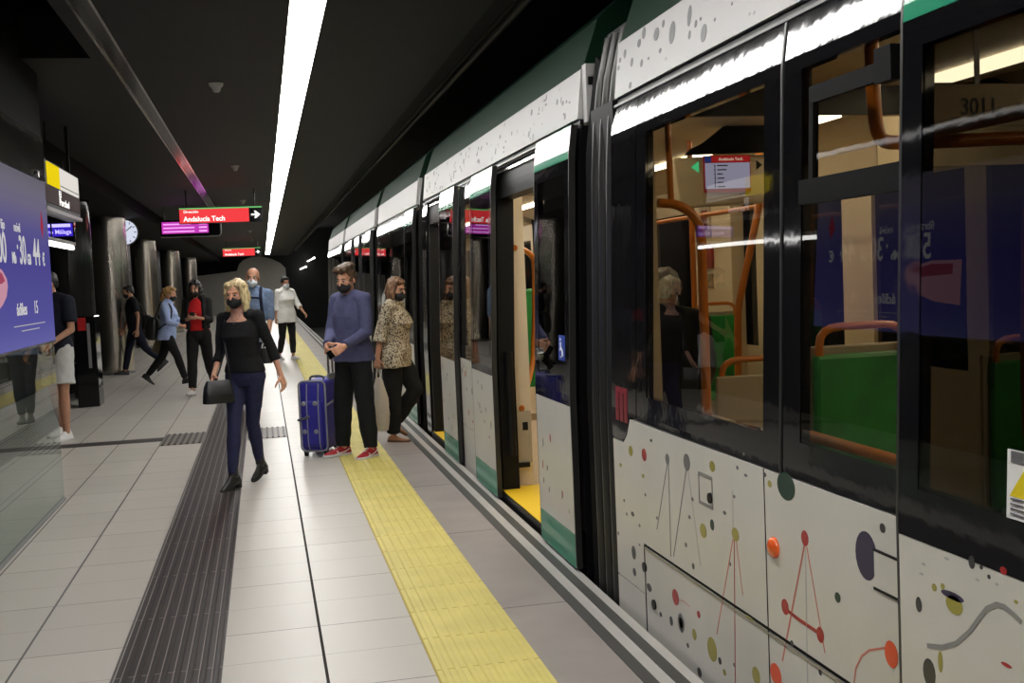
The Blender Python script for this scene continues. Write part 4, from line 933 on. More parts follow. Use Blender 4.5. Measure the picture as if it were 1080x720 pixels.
        for q, (dd, L_) in enumerate(zip(dirs, (.044, .032, .027))):
            dd = dd/np.linalg.norm(dd); e = t0+dd*L_*k; mb.cap(t0, e, rr[q]*k, rr[q+1]*k, 9); t0 = e
    def build_body(s):
        mb = MB(); s.torso(mb, -.10, .525, -.004); k = 1 if s.sex == 'm' else .9
        for i in (0, 1):
            s.limb_arm(mb, i, -.003, .285+.245); s.limb_leg(mb, i, -.004)
            s.hand_geo(mb, i); L = s.legs[i]
            mb.cap(L['ank'], L['ank']-L['up']*.030-L['g']*.02, .031, .022, 12); mb.cap(L['ank']-L['up']*.032+L['g']*.01, L['ank']-L['up']*.056+L['g']*.13, .022, .012, 12)
        mb.cap(s.N-s.U*.05, s.h((0, -.012, -.05)), .056*k, .052*k)
        s.he(mb, (0, -.012, .03), (.076*k**.4, .094, .086)); s.he(mb, (0, .02, -.03), (.060, .072, .082)); s.he(mb, (0, .055, -.088), (.030, .030, .022)); s.he(mb, (0, .03, -.075), (.046, .048, .035))
        mb.cap(s.h((0, .088, .012)), s.h((0, .106, -.026)), .0095, .0125, 10); s.he(mb, (0, .100, -.030), (.017, .013, .010))
        s.he(mb, (0, .076, .024), (.046, .014, .010)); s.he(mb, (0, .088, -.060), (.022, .009, .006)); s.he(mb, (0, .086, -.070), (.019, .009, .006))
        for sx in (-1, 1):
            s.he(mb, (sx*.036, .062, -.026), (.022, .020, .024)); s.he(mb, (sx*.077, -.008, -.012), (.010, .019, .030), rz(sx*R(-18)))
        mb.v = [tuple(np.array(p)*s.s) for p in mb.v]
        o = mb.build('person', s.sk, None, local=True); remesh(o, s.vox, 3)
        o.location = (s.loc[0], s.loc[1], s.loc[2] if len(s.loc) > 2 else 0); o.rotation_euler = (0, 0, s.rot); ORG[o.name] = tuple(o.location)
        tag(o, s.label, 'person'); s.o = o
        for sx in (-1, 1):
            mb = MB(); mb.ell(s.h((sx*.031, .079, .002)), (.0140, .010, .0075), 12, 8, s.HR); mb.mi = 1; mb.ell(s.h((sx*.031, .0865, .002)), (.0075, .0035, .0075), 10, 6, s.HR)
            mb.v = [tuple(np.array(p)*s.s) for p in mb.v]; e = mb.build('eye', [EYEW, IRIS], o, local=True, smooth=True)
    def brows(s, m):
        for sx in (-1, 1):
            mb = MB(); mb.cap(s.h((sx*.016, .0895, .021)), s.h((sx*.032, .0875, .0265)), .0042, .0045, 8); mb.cap(s.h((sx*.032, .0875, .0265)), s.h((sx*.050, .075, .022)), .0045, .0028, 8); s.fin(mb, 'eyebrow', m, s.o)
    def mask(s, m):
        mb = MB(); s.he(mb, (0, .050, -.058), (.064, .060, .050)); s.he(mb, (0, .090, -.032), (.026, .022, .024)); s.he(mb, (0, .085, -.062), (.034, .030, .032)); s.he(mb, (0, .055, -.092), (.038, .036, .024))
        for sx in (-1, 1): mb.tube([s.h((sx*.060, .055, -.035)), s.h((sx*.078, .005, -.002)), s.h((sx*.081, -.022, -.008)), s.h((sx*.074, .01, -.05)), s.h((sx*.058, .05, -.075))], .0032, 6, smooth=2)
        return s.fin(mb, 'face_mask', m, s.o, .0055, 4)
    def hair(s, blobs, m, vox=.007, disp=.006, dsc=.022, name='hair'):
        mb = MB()
        for c, ax in blobs: s.he(mb, c, ax)
        return s.fin(mb, name, m, s.o, vox, 4, disp, dsc)
    def top(s, m, hem=-.06, neck=.50, off=.012, offb=None, sleeve=.53, ro=.010, flare=.0, name='shirt', disp=.004, fat=None, collar=False):
        mb = MB(); s.torso(mb, hem, neck, off, offb, fat)
        for i in (0, 1): s.limb_arm(mb, i, ro, sleeve if not isinstance(sleeve, tuple) else sleeve[i], flare)
        if collar:
            mb.cyl(s.P+s.U*.50, s.N+s.U*.035+s.B@np.array([0, .012, 0]), .074, .066, 20)
        o = s.fin(mb, name, m, s.o, .0085, 5, disp, .06); return o
    def trousers(s, m, waist=.06, off=.008, f_end=.97, ro=.008, flare=0., wide=1., name='trousers', disp=.003):
        mb = MB(); s.torso(mb, -.11, waist, off)
        for i in (0, 1): s.limb_leg(mb, i, ro, f_end, flare, wide)
        return s.fin(mb, name, m, s.o, .0085, 4, disp, .05)
    def shoes(s, m, ms=None, kind='sneaker', heel=.0, shaft=0., mark=None):
        for i in (0, 1):
            L = s.legs[i]; g, up, rt = L['g'], L['up'], L['rt']; base = L['ank']-up*.075; k = 1. if s.sex == 'm' else .92
            prof = [(-.072, .022, .065), (-.062, .034, .088), (-.03, .040, .100), (.01, .041, .102), (.05, .044, .088), (.09, .048, .068), (.13, .049, .055), (.165, .042, .044), (.192, .028, .034), (.203, .012, .02)]
            if kind == 'boot': prof = [(a, w*.86, hh*(1 if a < .06 else .85)) for a, w, hh in prof]
            if kind == 'flat': prof = [(a, w*.88, hh*.72) for a, w, hh in prof]
            rs = []
            for a, w, hh in prof:
                c = base+g*a*k
                rs.append([c+rt*(w*math.cos(q)*(1 if math.sin(q) < .2 else 1-.25*max(0, math.sin(q)))*k)+up*(max(.0, math.sin(q))*hh*k) for q in np.linspace(-.0, PI, 11)]+[c+rt*(w*x)*k for x in (-.6, 0, .6)])
            mb = MB(); mb.rings(rs)
            if shaft: mb.cyl(L['ank']-up*.02, L['ank']-L['d2']*shaft, .046*k, .044*k, 18)
            o = s.fin(mb, 'shoe', m, s.o, .006, 3)
            outl = [base+g*a*k+rt*(w+.003)*k for a, w, hh in prof]+[base+g*a*k-rt*(w+.003)*k for a, w, hh in reversed(prof)]
            mb = MB()
            if heel:
                th = .012; mb.prism([p-up*th for p in outl if np.dot(p-base, g) > .03], up*th)
                mb.rings([[base+g*(x)*kk+rt*y*kk-up*z for x, y in ((-.066, -.026), (-.012, -.026), (-.012, .026), (-.066, .026))] for z, kk in ((-.004, 1), (heel*.6, .9), (heel+.004, .85))])
                mb.obox(base+g*.01-up*.004, g*.05, rt*.028, up*.008)
            else: mb.prism([p-up*.0 for p in outl], up*.024)
            s.fin(mb, 'sole', ms or m, o)
            if mark:
                for q in (-1, 1):
                    mb = MB(); mb.tube([base+g*.115+rt*q*.050*k+up*.022, base+g*.05+rt*q*.0455*k+up*.034, base+g*.0+rt*q*.0395*k+up*.038, base-g*.045+rt*q*.036*k+up*.062], [.0045]*4, 8, smooth=3); mb.tube([base+g*.07+rt*q*.046*k+up*.03, base+g*.085+rt*q*.041*k+up*.052], .005, 8); s.fin(mb, 'shoe_stripe', mark, o)
                mb = MB()
                for t in (.035, .055, .075, .095): hh = float(np.interp(t, [p[0] for p in prof], [p[2] for p in prof])); mb.tube([base+g*t-rt*.018+up*(hh*k-.004), base+g*t+up*(hh*k+.003), base+g*t+rt*.018+up*(hh*k-.004)], .0032, 6)
                s.fin(mb, 'laces', mark, o)
HR = dict(brown=hairmat('brown', srgb(52, 38, 28), srgb(104, 80, 58)), blond=hairmat('blond', srgb(146, 122, 82), srgb(232, 212, 164)), black=hairmat('black', (.006, .005, .005), (.02, .017, .015)), auburn=hairmat('auburn', srgb(62, 42, 30), srgb(140, 102, 72)), honey=hairmat('honey', srgb(120, 86, 50), srgb(206, 164, 104)), grey=hairmat('grey', srgb(90, 88, 84), srgb(150, 146, 140)))
BOB = [((0, -.022, .042), (.088, .096, .092)), ((.070, -.020, -.02), (.032, .066, .088)), ((-.070, -.020, -.02), (.032, .066, .088)), ((0, -.075, -.03), (.078, .046, .095)), ((.078, .014, -.06), (.024, .040, .062)), ((-.078, .014, -.06), (.024, .040, .062))]
SHORT = [((0, -.020, .040), (.081, .093, .090)), ((0, -.072, .0), (.062, .040, .062)), ((.068, -.022, .015), (.016, .055, .052)), ((-.068, -.022, .015), (.016, .055, .052))]

# ---- 1 blonde woman walking
P = Person('blonde woman in black top, jeans and black mask walking towards the camera', (-.175, 9.13), (-.50, -.87), 1.63, 'f', 'fair', .98, lean=1, side=2.2,
           legs=((-10, 15, -12, 0), (15, 3, -3, 0)), foot=((22, 2), (15, 6)), heel=.055, arms=((-12, 15, 10, 8), (4, 10, 44, 20)), grip=(24, 55), head=(2, 4, -4), voxel=.0055); P.boat = True
BLW = P
P.trousers(fabric('jeans', srgb(42, 44, 74), .8, .2, 30), ro=.004, off=.006, f_end=.99, wide=.96, waist=.10)
P.top(fabric('black_knit', (.010, .010, .011), .85, .25, 60), hem=-.005, neck=.425, off=.010, offb=.020, sleeve=.40, ro=.010, flare=.006, disp=.004)
P.shoes(mat('boot_leather', (.010, .009, .009), .32), mat('boot_sole', (.012, .011, .010), .5), 'boot', heel=.055, shaft=.13)
P.hair(BOB+[((.082, .0, -.105), (.026, .040, .052)), ((-.082, .0, -.105), (.026, .040, .052)), ((0, -.06, -.10), (.075, .04, .05)), ((.050, .028, .080), (.040, .050, .028)), ((-.050, .028, .080), (.040, .050, .028)), ((.074, .045, .02), (.016, .030, .06)), ((-.074, .045, .02), (.016, .030, .06))], HR['blond'], disp=.005, dsc=.02)
P.brows(HR['honey']); P.mask(MASKB)
mb = MB(); mb.tube([P.N+P.B@np.array([-.06, .02, -.01]), P.N+P.B@np.array([-.03, .075, -.075]), P.N+P.B@np.array([0, .092, -.10]), P.N+P.B@np.array([.03, .075, -.075]), P.N+P.B@np.array([.06, .02, -.01])], .0018, 6); mb.ell(P.N+P.B@np.array([0, .097, -.112]), (.008, .004, .009)); P.fin(mb, 'necklace', M['steel'], P.o)
# handbag held at her hip, with its strap over the shoulder
hb = P.hand(1); c = hb+np.array([.02, -.03, -.055]); e = empty('handbag', (c[0], c[1], c[2]-.10)); tag(e, 'black leather handbag on shoulder strap at the blonde woman\'s hip', 'handbag')
BAGM = mat('bag_leather', (.010, .010, .010), .35, bump=.15, bscale=60)
a = np.array([.97, .24, 0]); d_ = np.array([-.24, .97, 0])
b = MB(); b.rings([[c+a*(w*math.copysign(abs(math.cos(q))**.5, math.cos(q)))+d_*(t*math.copysign(abs(math.sin(q))**.6, math.sin(q)))+np.array([0, 0, z]) for q in np.linspace(0, 2*PI, 24, endpoint=False)] for z, w, t in ((-.10, .115, .035), (-.095, .125, .048), (-.04, .12, .052), (.03, .11, .045), (.075, .09, .028), (.08, .085, .020))]); bag = b.build('bag_body', BAGM, e, smooth=True)
b = MB(); b.rings([[c+a*(w*math.copysign(abs(math.cos(q))**.5, math.cos(q)))-d_*(t)+np.array([0, 0, z])+d_*.004*(math.sin(q)) for q in np.linspace(0, 2*PI, 16, endpoint=False)] for z, w, t in ((-.03, .095, .058), (.03, .096, .050), (.082, .086, .026))]); b.build('bag_flap', BAGM, e, smooth=True)
sh = P.W(P.arms[1]['sh']+P.U*.058)
b = MB(); b.tube([c+a*.10+np.array([0, 0, .07]), c+a*.09+np.array([.0, -.02, .18]), P.W(P.arms[1]['el']*.5+P.arms[1]['sh']*.5+np.array([-.07, .09, 0])), sh+np.array([.02, -.06, -.03]), sh+np.array([.025, 0, .008]), sh+np.array([.03, .06, -.05]), c+np.array([.04, .14, .22]), c-a*.02+np.array([0, .05, .07])], .007, 8); b.build('bag_strap', BAGM, e, smooth=True)

# ---- 2 young man with the suitcase
P = Person('man in blue sweater, black trousers and red sneakers beside the suitcase', (.775, 10.22), (-.80, -.60), 1.76, 'm', 'fair', .97, lean=1,
           legs=((2, 4, 7, 0), (5, 4, 5, 0)), foot=((0, 10), (0, 12)), arms=((6, 9, 62, 20), (16, 2, 54, 46)), grip=(45, 60), head=(14, 14, -3), voxel=.0055)
MAN = P
P.trousers(fabric('black_trousers', srgb(24, 26, 28), .85, .3, 20), ro=.020, off=.012, f_end=.985, wide=1.12, disp=.006)
P.top(fabric('blue_knit', srgb(80, 82, 114), .85, .25, 50), hem=-.085, neck=.505, off=.014, offb=.052, sleeve=.52, ro=.014, disp=.006, name='sweater')
P.shoes(mat('sneaker_red', srgb(164, 22, 34), .55, bump=.2, bscale=80), mat('sneaker_sole', (.60, .58, .55), .6), 'sneaker', mark=mat('sneaker_white', (.75, .74, .72), .5))
P.hair(SHORT+[((0, .035, .098), (.066, .062, .036)), ((.03, .055, .092), (.045, .040, .030)), ((-.02, -.03, .115), (.06, .06, .030))], HR['brown'], disp=.008, dsc=.018)
P.brows(HR['brown']); P.mask(MASKB)
ph = P.hand(0)
hR = P.hand(1)
# suitcase
yaw = math.atan2(.16, -.24); ax = np.array([-.93, .37, 0]); ay = np.array([.37, .93, 0]); cc = np.array([.50, 10.30, 0])      # cc = nearest bottom corner
e = empty('suitcase', (cc+ax*.12+ay*.2).tolist()); tag(e, 'royal blue soft suitcase with grey piping on wheels beside the man', 'suitcase')
SB = mat('suitcase_blue', srgb(34, 30, 138), .55, bump=.2, bscale=160); SG = mat('suitcase_grey', srgb(128, 130, 140), .5); SGD = mat('suitcase_grey_dark', srgb(78, 80, 90), .5)
Z = np.array([0, 0, 1.])
def sbox(u0, u1, v0, v1, z0, z1, r=.045, n=6):
    """rounded box: u along ax (depth), v along ay (width)"""
    rs = []
    for z, ins in ((z0, r*.7), (z0+r*.4, r*.15), (z0+r, 0), (z1-r, 0), (z1-r*.4, r*.15), (z1, r*.7)):
        ring = []
        for cu, cv, q0 in ((u1-r, v1-r, 0), (u0+r, v1-r, PI/2), (u0+r, v0+r, PI), (u1-r, v0+r, 1.5*PI)):
            for q in np.linspace(q0, q0+PI/2, n): ring.append(cc+ax*(cu+(r-ins)*math.cos(q))+ay*(cv+(r-ins)*math.sin(q))+Z*z)
        rs.append(ring)
    b = MB(); b.rings(rs); return b
sbox(.0, .25, .0, .46, .055, .70).build('body', SB, e, smooth=True)
sbox(.02, .23, -.035, .03, .10, .52, .03).build('front_pocket', SB, e, smooth=True)
def loop(v, u0=.0, u1=.25, z0=.055, z1=.70, r=.045, rad=.009):
    pts = []
    for cu, cz, q0 in ((u1-r, z1-r, 0), (u0+r, z1-r, PI/2), (u0+r, z0+r, PI), (u1-r, z0+r, 1.5*PI)):
        for q in np.linspace(q0, q0+PI/2, 6): pts.append(cc+ax*(cu+r*math.cos(q)*1.03)+ay*v+Z*(cz+r*math.sin(q)*1.03))
    pts.append(pts[0]); b = MB(); b.tube(pts, rad, 8, smooth=0); return b
for v in (.012, .448): loop(v).build('piping', SG, e, smooth=True)
b = MB(); b.tube([cc+ax*-.006+ay*.0+Z*.47, cc+ax*-.006+ay*.46+Z*.52], .010, 8); b.build('side_band', SG, e, smooth=True)
for u in (.055, .165):
    b = MB(); b.tube([cc+ax*u+ay*-.005+Z*.07, cc+ax*u+ay*-.038+Z*.12, cc+ax*u+ay*-.038+Z*.50, cc+ax*u+ay*-.005+Z*.68], .006, 8); b.build('front_piping', SG, e, smooth=True)
for u in (.085, .195):
    for z in (.24, .50): b = MB(); b.ell(cc+ax*u+ay*-.037+Z*z, (.022, .022, .022)); b.build('corner_stud', SG, e, smooth=True)
b = MB(); b.tube([cc+ax*.15+ay*-.036+Z*.38, cc+ax*.15+ay*-.055+Z*.375, cc+ax*.25+ay*-.055+Z*.35, cc+ax*.25+ay*-.02+Z*.35], .012, 8); b.build('grip', SGD, e, smooth=True)
for u in (.03, .22):
    for v in (.05, .35):
        b = MB(); b.cyl(cc+ax*(u-.012)+ay*v+Z*.03, cc+ax*(u+.012)+ay*v+Z*.03, .03, n=20); w = b.build('wheel', M['black_rubber'], e, smooth=True)
        b = MB(); b.obox(cc+ax*u+ay*v+Z*.05, ax*.018, ay*.025, Z*.012); b.build('caster_mount', SGD, w)
b = MB(); b.tube([cc+ax*.06+ay*.17+Z*.69, cc+ax*.06+ay*.17+Z*.735, cc+ax*.19+ay*.17+Z*.735, cc+ax*.19+ay*.17+Z*.69], .011, 8); b.build('top_handle', SGD, e, smooth=True)
b = MB()
for v in (.24, .36): b.cyl(cc+ax*.03+ay*v+Z*.69, cc+ax*.03+ay*v+Z*.98, .010)
b.build('pull_rod', M['steel'], e, smooth=True)
b = MB(); b.tube([cc+ax*.03+ay*.22+Z*.98, cc+ax*.03+ay*.38+Z*.98], .018, 10); b.build('pull_handle', SGD, e, smooth=True)
b = MB(); b.obox(cc+ax*.03+ay*.30+Z*.72, ax*.012, ay*.085, Z*.03); b.build('handle_socket', SG, e, bevel=.006)
# his phone
a0 = MAN.arms[0]; c = MAN.W(a0['wr']+a0['d2']*.10+a0['n']*.022); dd = rz(MAN.rot) @ a0['d2']; nn = rz(MAN.rot) @ a0['n']; sd = np.cross(dd, nn)
b = MB(); b.obox(c, dd*.072, sd*.036, nn*.0045, 0); b.obox(c-nn*.0048, dd*.066, sd*.032, nn*.0006, 1); ph_o = b.build('smartphone', [M['black_metal'], M['black_gloss']], bevel=0); tag(ph_o, 'black smartphone held by the man in blue sweater', 'phone')

# ---- 3 woman in the leopard blouse
P = Person('woman in leopard print blouse and black trousers stepping to the train door', (1.24, 11.02), (.90, -.44), 1.62, 'f', 'tan', 1.22, lean=3,
           legs=((26, 62, 0, 0), (1, 4, 1, 0)), foot=((34, 4), (0, 6)), arms=((-12, 2, 8, 0), (-14, 12, 12, 0)), grip=(40, 62), head=(-20, 6, 0), voxel=.0055)
LEO = P
leo = fabric('leopard_print', srgb(190, 176, 150), .8, .15, 30, 0)
n, l = nt(leo); bs = n['Principled BSDF']; tc = n.new('ShaderNodeTexCoord'); vo = n.new('ShaderNodeTexVoronoi'); vo.inputs['Scale'].default_value = 62; vo.feature = 'F1'
nz = n.new('ShaderNodeTexNoise'); nz.inputs['Scale'].default_value = 45; ad = n.new('ShaderNodeMixRGB'); ad.inputs[0].default_value = .06; ra = n.new('ShaderNodeValToRGB')
l.new(tc.outputs['Object'], nz.inputs['Vector']); l.new(tc.outputs['Object'], ad.inputs[1]); l.new(nz.outputs['Color'], ad.inputs[2]); l.new(ad.outputs[0], vo.inputs['Vector']); l.new(vo.outputs['Distance'], ra.inputs['Fac'])
ra.color_ramp.interpolation = 'CONSTANT'; ra.color_ramp.elements[0].color = (*srgb(150, 118, 84), 1); ra.color_ramp.elements[1].position = .20; ra.color_ramp.elements[1].color = (*srgb(44, 36, 30), 1); q = ra.color_ramp.elements.new(.47); q.color = (*srgb(188, 176, 152), 1)
l.new(ra.outputs[0], bs.inputs['Base Color'])
P.trousers(fabric('black_slacks', (.011, .011, .011), .9, .2, 20), ro=.022, off=.006, f_end=.98, wide=1.1, flare=.012, disp=.006)
P.top(leo, hem=-.16, neck=.51, off=.016, offb=.045, sleeve=.36, ro=.022, flare=.014, disp=.008, name='blouse')
P.shoes(mat('tan_shoe', srgb(170, 122, 88), .5), mat('tan_sole', srgb(120, 84, 60), .6), 'flat')
P.hair(BOB+[((0, .035, .085), (.070, .055, .034))], HR['auburn'], disp=.007); P.brows(HR['brown']); P.mask(MASKB)
mb = MB()
for sx in (-1, 1):
    pts = [P.h((sx*.031+.019*math.cos(t), .094, .0+.015*math.sin(t))) for t in np.linspace(0, 2*PI, 14)]; mb.tube(pts, .0016, 6, smooth=0); mb.tube([P.h((sx*.050, .092, .004)), P.h((sx*.078, .0, .004))], .0016, 6)
mb.tube([P.h((-.013, .097, .003)), P.h((.013, .097, .003))], .0016, 6); P.fin(mb, 'glasses', M['black_metal'], P.o)
h = P.hand(1); e = empty('plastic_bag', (h[0], h[1], h[2]-.62)); tag(e, 'long pale plastic bag hanging from the leopard blouse woman\'s hand', 'bag')
PB = mat('plastic_bag_white', (.62, .56, .47), .45, bump=.5, bscale=30); b = MB(); rs = []
for t in np.linspace(0, 1, 11):
    z = h[2]-.10-.52*t; w = .025+.065*min(1, t*2.2)*(1-.35*max(0, t-.7)/.3); d2 = .02+.045*min(1, t*2)*(1-.4*max(0, t-.8)/.2)
    rs.append([(h[0]+w*math.cos(q)*(1+.10*math.sin(5*q+9*t)), h[1]-.02+d2*math.sin(q)*(1+.12*math.sin(4*q+7*t)), z) for q in np.linspace(0, 2*PI, 26, endpoint=False)])
b.rings(rs); b.build('bag_body', PB, e, smooth=True)
for sx in (-1, 1):
    b = MB(); b.tube([(h[0]+.02*sx, h[1]-.02, h[2]-.11), (h[0]+.012*sx, h[1]-.01, h[2]-.04), (h[0]+.006*sx, h[1], h[2]+.004)], .008, 8); b.build('bag_handle', PB, e, smooth=True)

# ---- 4 woman in the white shirt
P = Person('woman in loose white shirt and white mask on the yellow strip, farther back', (.46, 24.1), (.50, -.86), 1.76, 'f', 'tan', 1.08,
           legs=((4, 6, 1, 0), (-6, 14, 1, 0)), foot=((0, 6), (10, 6)), arms=((20, 14, 20, 0), (-8, 8, 12, 0)), grip=(30, 30), head=(-8, 6, 0))
P.trousers(fabric('black_pants', (.012, .012, .012), .9), ro=.014, f_end=.93); P.top(fabric('white_shirt', (.74, .72, .68), .85, .3, 16, .05), hem=-.17, neck=.515, off=.018, offb=.05, sleeve=.38, ro=.02, flare=.01, disp=.008, collar=True)
P.shoes(mat('white_shoe', (.62, .60, .57), .6), mat('white_sole', (.6, .6, .58), .6)); P.hair(SHORT+[((0, -.10, .01), (.045, .04, .045)), ((0, .04, .085), (.066, .05, .03))], HR['black']); P.brows(HR['black']); P.mask(MASKW)

# ---- 5 bald man with backpack straps
P = Person('bald man in blue denim shirt with dark backpack straps behind the blonde woman', (-.19, 15.0), (-.12, -.99), 1.84, 'm', 'tan', 1.1, side=-6,
           legs=((3, 5, -4, 0), (-2, 6, -4, 0)), foot=((0, 0), (2, 0)), arms=((4, 10, 26, 20), (0, 10, 12, 0)), grip=(60, 30), head=(0, 4, 0))
BALD = P
P.trousers(fabric('dark_jeans', srgb(30, 34, 48), .85), ro=.008); P.top(fabric('denim_shirt', srgb(112, 130, 158), .85, .35, 22, .2), hem=-.14, neck=.515, off=.014, offb=.03, sleeve=.30, ro=.016, disp=.007, collar=True)
P.shoes(mat('dark_shoe', (.02, .018, .016), .5)); P.mask(MASKW); P.brows(HR['grey'])
BPM = fabric('backpack_navy', srgb(30, 34, 56), .8)
mb = MB(); mb.rings([[P.P+P.U*t+P.B@np.array([w*math.copysign(abs(math.cos(q))**.5, math.cos(q)), -.205+d2*math.copysign(abs(math.sin(q))**.6, math.sin(q)), 0]) for q in np.linspace(0, 2*PI, 24, endpoint=False)] for t, w, d2 in ((.02, .12, .05), (.06, .145, .075), (.25, .15, .085), (.42, .13, .075), (.47, .08, .045))]); 
bp = empty('backpack', (P.loc[0], P.loc[1], 0)); tag(bp, 'navy backpack worn by the bald man', 'backpack')
mb.v = [tuple(P.W(p)) for p in mb.v]; mb.build('pack_body', BPM, bp, smooth=True)
for sx in (-1, 1):
    mb = MB(); pts = [P.P+P.U*.44+P.B@np.array([sx*.09, -.15, 0]), P.P+P.U*.535+P.B@np.array([sx*.098, -.05, 0]), P.P+P.U*.53+P.B@np.array([sx*.105, .04, 0]), P.P+P.U*.44+P.B@np.array([sx*.115, .125, 0]), P.P+P.U*.28+P.B@np.array([sx*.14, .137, 0]), P.P+P.U*.14+P.B@np.array([sx*.165, .06, 0]), P.P+P.U*.10+P.B@np.array([sx*.15, -.13, 0])]
    mb.tube([P.W(p) for p in pts], .021, 8); mb.build('shoulder_strap', BPM, bp, smooth=True)
mb = MB(); mb.tube([P.W(P.P+P.U*.41+P.B@np.array([x, y, 0])) for x, y in ((-.115, .135), (0, .145), (.115, .135))], .013, 8); mb.build('chest_strap', BPM, bp, smooth=True)
h = P.hand(0); e = empty('handbag', (h[0], h[1]-.02, h[2]-.27)); tag(e, 'small black handbag with pale handles in the bald man\'s hand', 'handbag')
b = MB(); b.rings([[(h[0]+w*math.copysign(abs(math.cos(q))**.4, math.cos(q)), h[1]-.02+.05*math.sin(q), z) for q in np.linspace(0, 2*PI, 20, endpoint=False)] for z, w in ((h[2]-.27, .075), (h[2]-.25, .085), (h[2]-.09, .078), (h[2]-.07, .06))]); b.build('bag_body', BAGM, e, smooth=True)
for dy in (-.045, .02):
    b = MB(); b.tube([(h[0]-.045, h[1]+dy, h[2]-.085), (h[0]-.04, h[1]+dy*.6, h[2]-.02), (h[0], h[1]-.01, h[2]+.012), (h[0]+.04, h[1]+dy*.6, h[2]-.02), (h[0]+.045, h[1]+dy, h[2]-.085)], .009, 8); b.build('bag_handle', mat('handle_pale', (.6, .58, .55), .5), e, smooth=True)

# ---- 6 woman in the red top
P = Person('black-haired woman in red top and black trousers looking at her phone', (-.98, 17.35), (-.25, -.96), 1.73, 'f', 'tan', .97,
           legs=((-14, 22, 0, 0), (13, 4, 0, 0)), foot=((26, 4), (-6, 6)), arms=((12, 8, 96, 34), (12, 8, 96, 40)), grip=(40, 40), head=(0, 12, 0))
P.trousers(fabric('black_trousers_wide', (.012, .011, .011), .9), ro=.016, waist=.13, f_end=.96, wide=1.05); P.top(fabric('red_top', srgb(188, 30, 34), .8), hem=.02, neck=.50, off=.010, sleeve=.10, ro=.008)
P.shoes(mat('sneaker_white2', (.68, .66, .63), .6), mat('sneaker_sole2', (.5, .5, .48), .6))
P.hair(BOB+[((.085, .0, -.12), (.040, .045, .075)), ((-.085, .0, -.12), (.040, .045, .075)), ((.09, .01, -.20), (.040, .040, .065)), ((-.09, .01, -.20), (.040, .040, .065)), ((0, -.07, -.15), (.09, .05, .12)), ((0, .04, .088), (.07, .045, .03))], HR['black'], disp=.014, dsc=.018); P.brows(HR['black']); P.mask(MASKB)
mb = MB()
for i in (0, 1): P.limb_arm(mb, i, .018, .40, .004)
for sx in (-1, 1): mb.rings([[P.P+P.U*t+P.B@np.array([sx*(.118+.05*math.cos(q)), .125*math.sin(q)*k, 0]) for q in np.linspace(0, 2*PI, 16, endpoint=False)] for t, k in ((.05, 1.), (.2, 1.), (.32, 1.05), (.40, .95), (.47, .6))])
P.fin(mb, 'jacket', fabric('black_jacket', (.012, .012, .012), .85), P.o, .0085, 4, .004)
hh = (P.hand(0)+P.hand(1))/2; b = MB(); b.obox(hh+np.array([0, -.01, .02]), (.038, 0, 0), (0, .0035, .005), (0, -.055, .055)); o = b.build('smartphone', M['black_metal']); tag(o, 'phone in the hands of the woman in red top', 'phone')

# ---- 7 woman in the light blue shirt
P = Person('blond woman in light blue shirt striding to the right with backpack', (-1.60, 19.42), (.97, -.22), 1.68, 'f', 'fair', 1.05, lean=4,
           legs=((-20, 22, 0, 0), (24, 8, 0, 0)), foot=((38, 4), (-8, 4)), arms=((22, 6, 66, 10), (14, 6, 62, 10)), grip=(45, 45), head=(0, 10, 0))
BLU = P
P.trousers(fabric('black_trousers2', (.012, .012, .012), .9), ro=.012); P.top(fabric('light_blue_shirt', srgb(160, 176, 214), .85, .3, 18, .08), hem=-.13, neck=.515, off=.016, offb=.032, sleeve=.47, ro=.018, disp=.008, collar=True)
P.shoes(mat('black_shoe', (.014, .013, .013), .5), None, 'boot', shaft=.07)
P.hair(SHORT+[((0, -.09, .02), (.07, .05, .07)), ((0, -.115, -.06), (.055, .045, .10)), ((0, .04, .088), (.068, .05, .03))], HR['honey'], disp=.010); P.brows(HR['honey']); P.mask(MASKB)
bp = empty('backpack', (P.loc[0], P.loc[1], 0)); tag(bp, 'black backpack slung low on the woman in light blue shirt', 'backpack')
mb = MB(); mb.rings([[P.W(P.P+P.U*t+P.B@np.array([.04+w*math.copysign(abs(math.cos(q))**.5, math.cos(q)), -.235+d2*math.copysign(abs(math.sin(q))**.6, math.sin(q)), 0])) for q in np.linspace(0, 2*PI, 24, endpoint=False)] for t, w, d2 in ((-.14, .10, .06), (-.10, .13, .10), (.08, .14, .105), (.20, .12, .09), (.25, .07, .05))]); mb.build('pack_body', BAGM, bp, smooth=True)
for sx in (-1, 1):
    mb = MB(); mb.tube([P.W(P.P+P.U*t+P.B@np.array([x, y, 0])) for t, x, y in ((.22, sx*.08, -.19), (.50, sx*.09, -.10), (.53, sx*.10, 0), (.42, sx*.12, .115), (.2, sx*.15, .10), (.02, sx*.14, -.15))], .014, 8); mb.build('shoulder_strap', BAGM, bp, smooth=True)
h = P.hand(1); b = MB(); b.obox(h+np.array([.03, -.02, .015]), (.06, -.01, .03), (0, .036, 0), (.002, 0, -.004)); o = b.build('smartphone', M['black_metal']); tag(o, 'phone held out by the woman in light blue shirt', 'phone')
tc_ = P.W(P.P+P.B@np.array([-.18, -.14, -.24])); e = empty('tote_bag', (tc_[0], tc_[1], tc_[2]-.16)); tag(e, 'olive paper tote bag beside the striding woman in light blue', 'bag')
TB = mat('tote_olive', srgb(120, 108, 80), .8, bump=.2, bscale=20); b = MB(); rt_ = aa((0, 1, 0), R(28))
